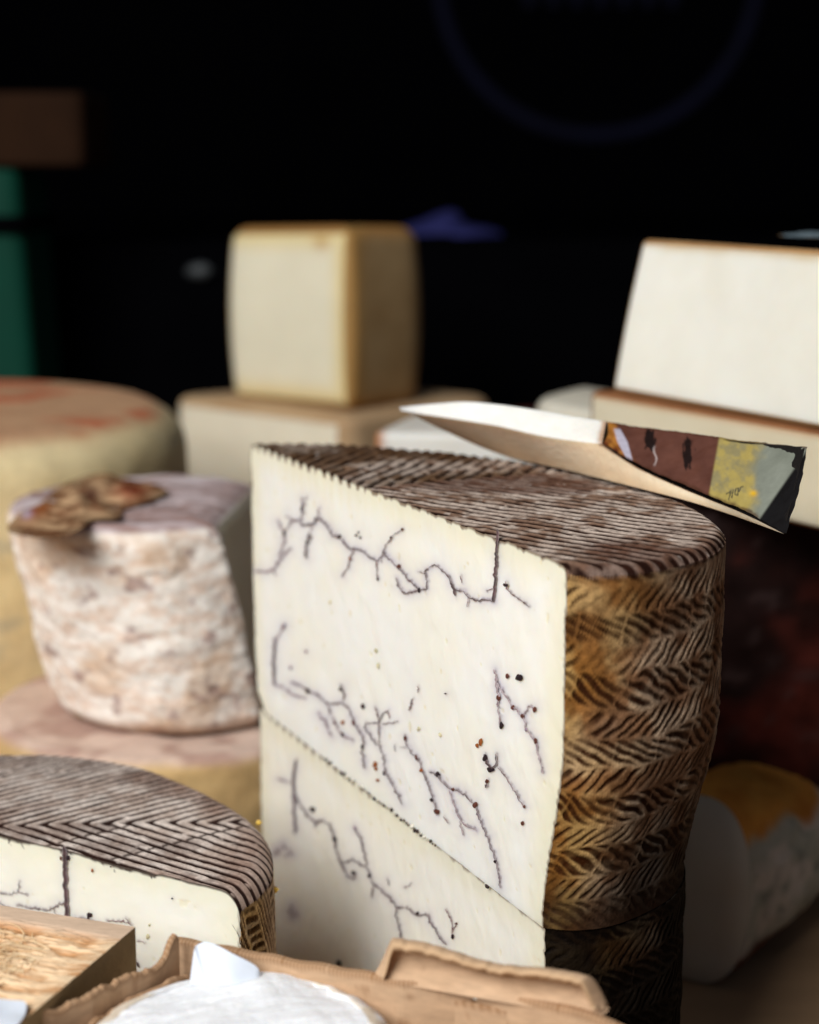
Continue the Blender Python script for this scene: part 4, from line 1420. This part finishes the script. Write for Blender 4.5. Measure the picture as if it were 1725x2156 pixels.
# curled flap along the top of the back panel
f0 = on_z(815, 2066, 0.0995)
f1 = on_z(1250, 2142, 0.0985)
nF = 150
s = np.linspace(0, 1, nF)
Bl = f0 + (f1 - f0) * s[:, None]
tw = np.array([dW[1], -dW[0]])          # towards the camera
prof = np.array([(0.0004, -0.0002), (-0.0012, 0.0020), (-0.0022, 0.0045), (-0.0024, 0.0068), (-0.0016, 0.0086), (-0.0002, 0.0097), (0.0014, 0.0101), (0.0028, 0.0098)])
prof = resample(catmull(prof, 80), 26)
hs = ss(-0.02, 0.07, s) * ss(1.04, 0.93, s) * (0.93 + 0.07 * np.sin(s * 9)) * (1.05 - 0.16 * s)
nz = (vn(np.stack([s * 40, 0 * s, 0 * s], -1), 1, 61) - 0.5)
tp = np.gradient(prof, axis=0)
tp /= np.linalg.norm(tp, axis=1)[:, None]
pn_ = np.stack([-tp[:, 1], tp[:, 0]], 1)
inner, outer = [], []
ragged = np.linspace(0, 1, 26) ** 4
for k in range(26):
    for lst, sg in ((inner, -0.5), (outer, 0.5)):
        o2 = prof[k] + pn_[k] * sg * 0.0018
        along = (nz * 0.0 + (s < 0.5) * -0.0035 * ss(0.25, 0, s) * math.sin(k / 25 * 3.1) + (s > 0.5) * 0.003 * ss(0.8, 1, s) * math.sin(k / 25 * 3.0))
        lst.append(np.c_[Bl[:, :2] + tw * (o2[0] * (0.5 + 0.5 * hs))[:, None] + dW * along[:, None], Bl[:, 2] + o2[1] * hs + nz * 0.0007 * ragged[k]])
rows = inner + outer[::-1]
V = np.vstack(rows)
Fc = grid_faces(52, nF)
Fc = np.vstack([Fc, np.array([(j * nF + e, (j + 1) * nF + e, (50 - j) * nF + e, (51 - j) * nF + e)[::(1 if e else -1)] for e in (0, nF - 1) for j in range(25)])])
c = card_col(V, 261)
er = np.zeros(len(V))
er[24 * nF:28 * nF] = 1
c = mix(c, lin(206, 172, 134), er * 0.7)
mk('curled_flap', V, Fc, M_card, box, c)

# folded white paper
pp = [on_y(x, y, Y) for x, y, Y in ((402, 2046, .3700), (409, 2000, .3705), (414, 1992, .3715), (434, 1984, .3718), (466, 1994, .3708), (505, 2012, .3698), (540, 2036, .3684), (548, 2052, .3675))]
pp = np.array(pp)
topc = resample(catmull(pp, 120), 60)
basec = np.linspace(0, 1, 60)[:, None] * (on_y(540, 2075, .364) - on_y(400, 2075, .366)) + on_y(400, 2075, .366)
G = basec[:, None] + (topc - basec)[:, None] * np.linspace(0, 1, 20)[None, :, None]
fold = np.abs((np.linspace(0, 1, 60)[:, None] - 0.62 - 0.1 * np.linspace(0, 1, 20)[None]))
G[..., 1] += -0.0012 * ss(0.3, 0.0, fold) + (fbm(G, 160, 271, 2) - 0.5) * 0.0012
Gb = G + np.array([0.0, 0.00035, 0.0])
V = np.vstack([G.reshape(-1, 3), Gb.reshape(-1, 3)])
Fc = np.vstack([grid_faces(60, 20), grid_faces(60, 20, flip=True, off=1200)])
o = mk('paper_scrap', V, Fc, M_paper, None, smooth=True, base=tuple(G[30, 0]))
tag(o, 'folded corner of white wrapping paper sticking up behind the soft cheese', 'paper')

# wooden block with torn fibres
zt = 0.1015
c1 = on_z(285, 1952, zt)[:2]
c2 = on_z(0, 1906, zt)[:2]
c3 = on_z(40, 2156, zt)[:2]
dl = (c2 - c1) / np.linalg.norm(c2 - c1)
dn = (c3 - c1) / np.linalg.norm(c3 - c1)
wb = thing('wooden_block', 'pale rough-sawn wooden block with frayed fibres in the bottom left corner', 'block', (c1[0] - 0.03, c1[1] - 0.03, 0.0505))
nu, nv = 240, 260
U = np.linspace(0, 0.085, nu)
Wv = np.linspace(0, 0.075, nv)
UU, WW = np.meshgrid(U, Wv, indexing='ij')
XY = c1[None, None] + dl * UU[..., None] + dn * WW[..., None]
P3 = np.dstack([XY, 0 * UU])
loc = np.stack([UU.ravel(), WW.ravel() * 3.2, 0 * UU.ravel()], -1)
gr = (0.45 * fbm(loc, 110, 281, 3) + 0.55 * fbm(loc * np.array([0.5, 1.7, 1]), 420, 285, 3)).reshape(UU.shape)
inner_ = ss(0.006, 0.010, WW + (gr - 0.5) * 0.005)
zz_ = zt - inner_ * (0.0003 + (gr - 0.35) * 0.0034) * (0.12 + 0.88 * ss(0.0, 0.006, UU))
Vt = np.dstack([XY, zz_]).reshape(-1, 3)
c = mix(lin(240, 210, 172), lin(196, 146, 100), ss(0.38, 0.62, gr.ravel()))
c = mix(c, lin(214, 186, 160), 1 - inner_.ravel())
sidez = np.linspace(0, 1, 12)
Vr = np.vstack([np.c_[XY[0], zz_[0] * (1 - k) + 0.0505 * k] for k in sidez])            # right side along dn
Vk = np.vstack([np.c_[XY[:, 0], zz_[:, 0] * (1 - k) + 0.0505 * k] for k in sidez])      # back side along dl
mk('sawn_top', Vt, grid_faces(nu, nv), M_wood, wb, c)
cs = mix(lin(170, 146, 108), lin(140, 116, 82), fbm(Vr * np.array([1, 0.5, 3]), 140, 282, 3))
mk('side_face', Vr, grid_faces(12, nv, flip=True), M_wood, wb, cs)
mk('back_face', Vk, grid_faces(12, nu), M_wood, wb, mix(lin(190, 160, 124), lin(160, 130, 96), fbm(Vk, 140, 283, 3)))
VV, FF, CC, off = [], [], [], 0
for i in range(260):
    r = np.random.default_rng(3000 + i)
    if i < 150:
        u0, w0 = 0.012 + 0.014 * r.random(), 0.014 + 0.028 * r.random()
    else:
        u0, w0 = 0.010 + 0.06 * r.random(), 0.012 + 0.055 * r.random()
    L = 0.004 + 0.010 * r.random()
    a0 = r.normal(0.7 if i < 150 else 0.1, 0.5)
    k = 9
    tt = np.linspace(0, 1, k)
    an = a0 + r.normal(0, 1.1) * tt
    du, dw = np.cumsum(np.cos(an)) * L / k, np.cumsum(np.sin(an)) * L / k
    hz_ = 0.0002 + (0.0016 * r.random() if i < 150 else 0.0006) * np.sin(tt * math.pi * (0.6 + 0.4 * r.random()))
    cxy = c1 + dl * (u0 + du)[:, None] + dn * (w0 + dw)[:, None]
    wd = 0.00022 * (0.6 + r.random()) * (1 - 0.8 * tt)
    px_ = np.stack([-np.sin(an), np.cos(an)], 1)
    side_v = (dl * px_[:, :1] + dn * px_[:, 1:]) * wd[:, None]
    z = zt - 0.0010 + hz_
    VV.append(np.vstack([np.c_[cxy + side_v, z], np.c_[cxy, z + wd], np.c_[cxy - side_v, z]]))
    FF.append(grid_faces(3, k) + off)
    CC.append(np.tile(mix(lin(244, 220, 180), lin(222, 176, 124), np.array(r.random())), (3 * k, 1)))
    off += 3 * k
mk('wood_fibres', np.vstack(VV), np.vstack(FF), M_wood, wb, np.vstack(CC), kind='stuff')
# white paper scrap on the block, bottom corner
pz = [on_z(x, y, 0.1022)[:2] for x, y in ((-40, 2118), (30, 2112), (56, 2122), (30, 2175), (-40, 2180))]
pz = catmull(pz, 60, closed=True)
pc = pz.mean(0)
XY = (pc + np.linspace(0.01, 1, 10)[:, None, None] * (pz - pc)[None]).reshape(-1, 2)
o = mk('paper_scrap', np.c_[XY, 0.1022 + 0.0015 * fbm(np.c_[XY, 0 * XY[:, :1]], 120, 291, 2)], grid_faces(10, 60, wrap=True), M_paper, None, base=(pc[0], pc[1], 0.102))
tag(o, 'small white paper scrap lying on the wooden block, bottom left corner', 'paper')

# ------------------------------------------------------------------ far background
def hull_box(name, x0, x1, y0, y1, z0, z1, mat, parent=None, bev=0.004):
    V, Fc, info = prism([(x0, y0), (x1, y0), (x1, y1), (x0, y1)], z0, z1, bev, n=80, K=8, M=4, corner=bev)
    return mk(name, V, Fc, mat, parent, None if True else None)


gx = on_y(82, 600, 1.2)[0]
V, Fc, info = prism([(gx - 0.30, 1.2), (gx, 1.2), (gx + 0.0, 1.30), (gx - 0.30, 1.30)], 0.0005, 0.288, 0.006, n=120, K=12, M=4, corner=0.01, top_shift=(-0.012, 0))
cr = thing('plastic_crate', 'dark green plastic crate standing far back at the left edge', 'crate', (gx - 0.15, 1.25, 0))
mk('body', V, Fc, M_green, cr)
for zr in (0.06, 0.243):
    V, Fc, info = prism([(gx - 0.305, 1.193), (gx - 0.006, 1.193), (gx - 0.006, 1.31), (gx - 0.305, 1.31)], zr, zr + 0.012, 0.003, n=80, K=6, M=3, corner=0.01)
    mk('rib', V, Fc, M_black if zr > 0.2 else M_green, cr)
bx = on_y(178, 250, 1.2)[0]
V, Fc, info = prism([(bx - 0.24, 1.195), (bx, 1.195), (bx, 1.30), (bx - 0.24, 1.30)], 0.2885, 0.338, 0.003, n=80, K=8, M=4, corner=0.004)
o = mk('carton', V, Fc, M_brown, None, base=(bx - 0.12, 1.25, 0.2885))
tag(o, 'dim brown carton lying on the dark green crate', 'carton')

# blue film crumpled on the counter
pts = np.array([on_y(x, y, 1.45) for x, y in ((806, 492), (870, 470), (940, 443), (968, 450), (985, 472), (1052, 486), (1056, 522), (1020, 526), (985, 512), (900, 506), (840, 502))])
pb = catmull(pts, 100, closed=True)
pc = pb.mean(0)
rows = []
for q in np.linspace(0.01, 1, 16):
    R = pc + (pb - pc) * q
    R[:, 1] += -0.03 * (1 - q * q) + 0.012 * (fbm(R, 40, 301, 2) - 0.5)
    rows.append(R)
back = [np.c_[r_[:, 0], 2 * pc[1] - r_[:, 1] + 0.002, r_[:, 2]] for r_ in rows]
V = np.vstack(rows + back)
Fc = np.vstack([grid_faces(16, 100, wrap=True), grid_faces(16, 100, wrap=True, flip=True, off=1600)])
o = mk('plastic_bag', V, Fc, M_blue, None, base=(pc[0], pc[1], pts[:, 2].min()))
tag(o, 'crumpled blue plastic bag on the dark counter behind the yellow block', 'bag')

# knob on the counter front
kp = on_y(420, 570, 1.315)
V, Fc = pebble(kp, 0.011, 5)
V = kp + (V - kp) * np.array([1.0, 0.6, 0.55])
mk('knob', V, Fc, M_steel, counter)

# ring painted on the back wall panel
rc = on_y(1262, -62, 2.58)
R0 = 322 / F * 2.6
n = 160
a = np.linspace(0, 2 * math.pi, n, endpoint=False)
rows = []
ti = np.linspace(0, 2 * math.pi, 12, endpoint=False)
for t_ in ti:
    rad = R0 + 0.010 * math.cos(t_)
    rows.append(np.stack([rc[0] + rad * np.cos(a), np.full(n, 2.588 + 0.008 * math.sin(t_)), rc[2] + rad * np.sin(a)], 1))
V = np.vstack(rows + [rows[0]])
emb = thing('wall_emblem', 'faint bluish ring emblem on the black wall at upper right', 'emblem', (rc[0], 2.595, rc[2] - R0))
mk('ring', V, grid_faces(13, n, wrap=True), M_ring, emb)
for i in range(7):
    p = on_y(1120 + i * 50, 12, 2.588)
    V, Fc = box_mesh(p[0] - 0.011, p[0] + 0.004, 2.588, 2.597, p[2], p[2] + 0.06)
    mk('letter_stroke', V, Fc, M_ring, emb, smooth=False)
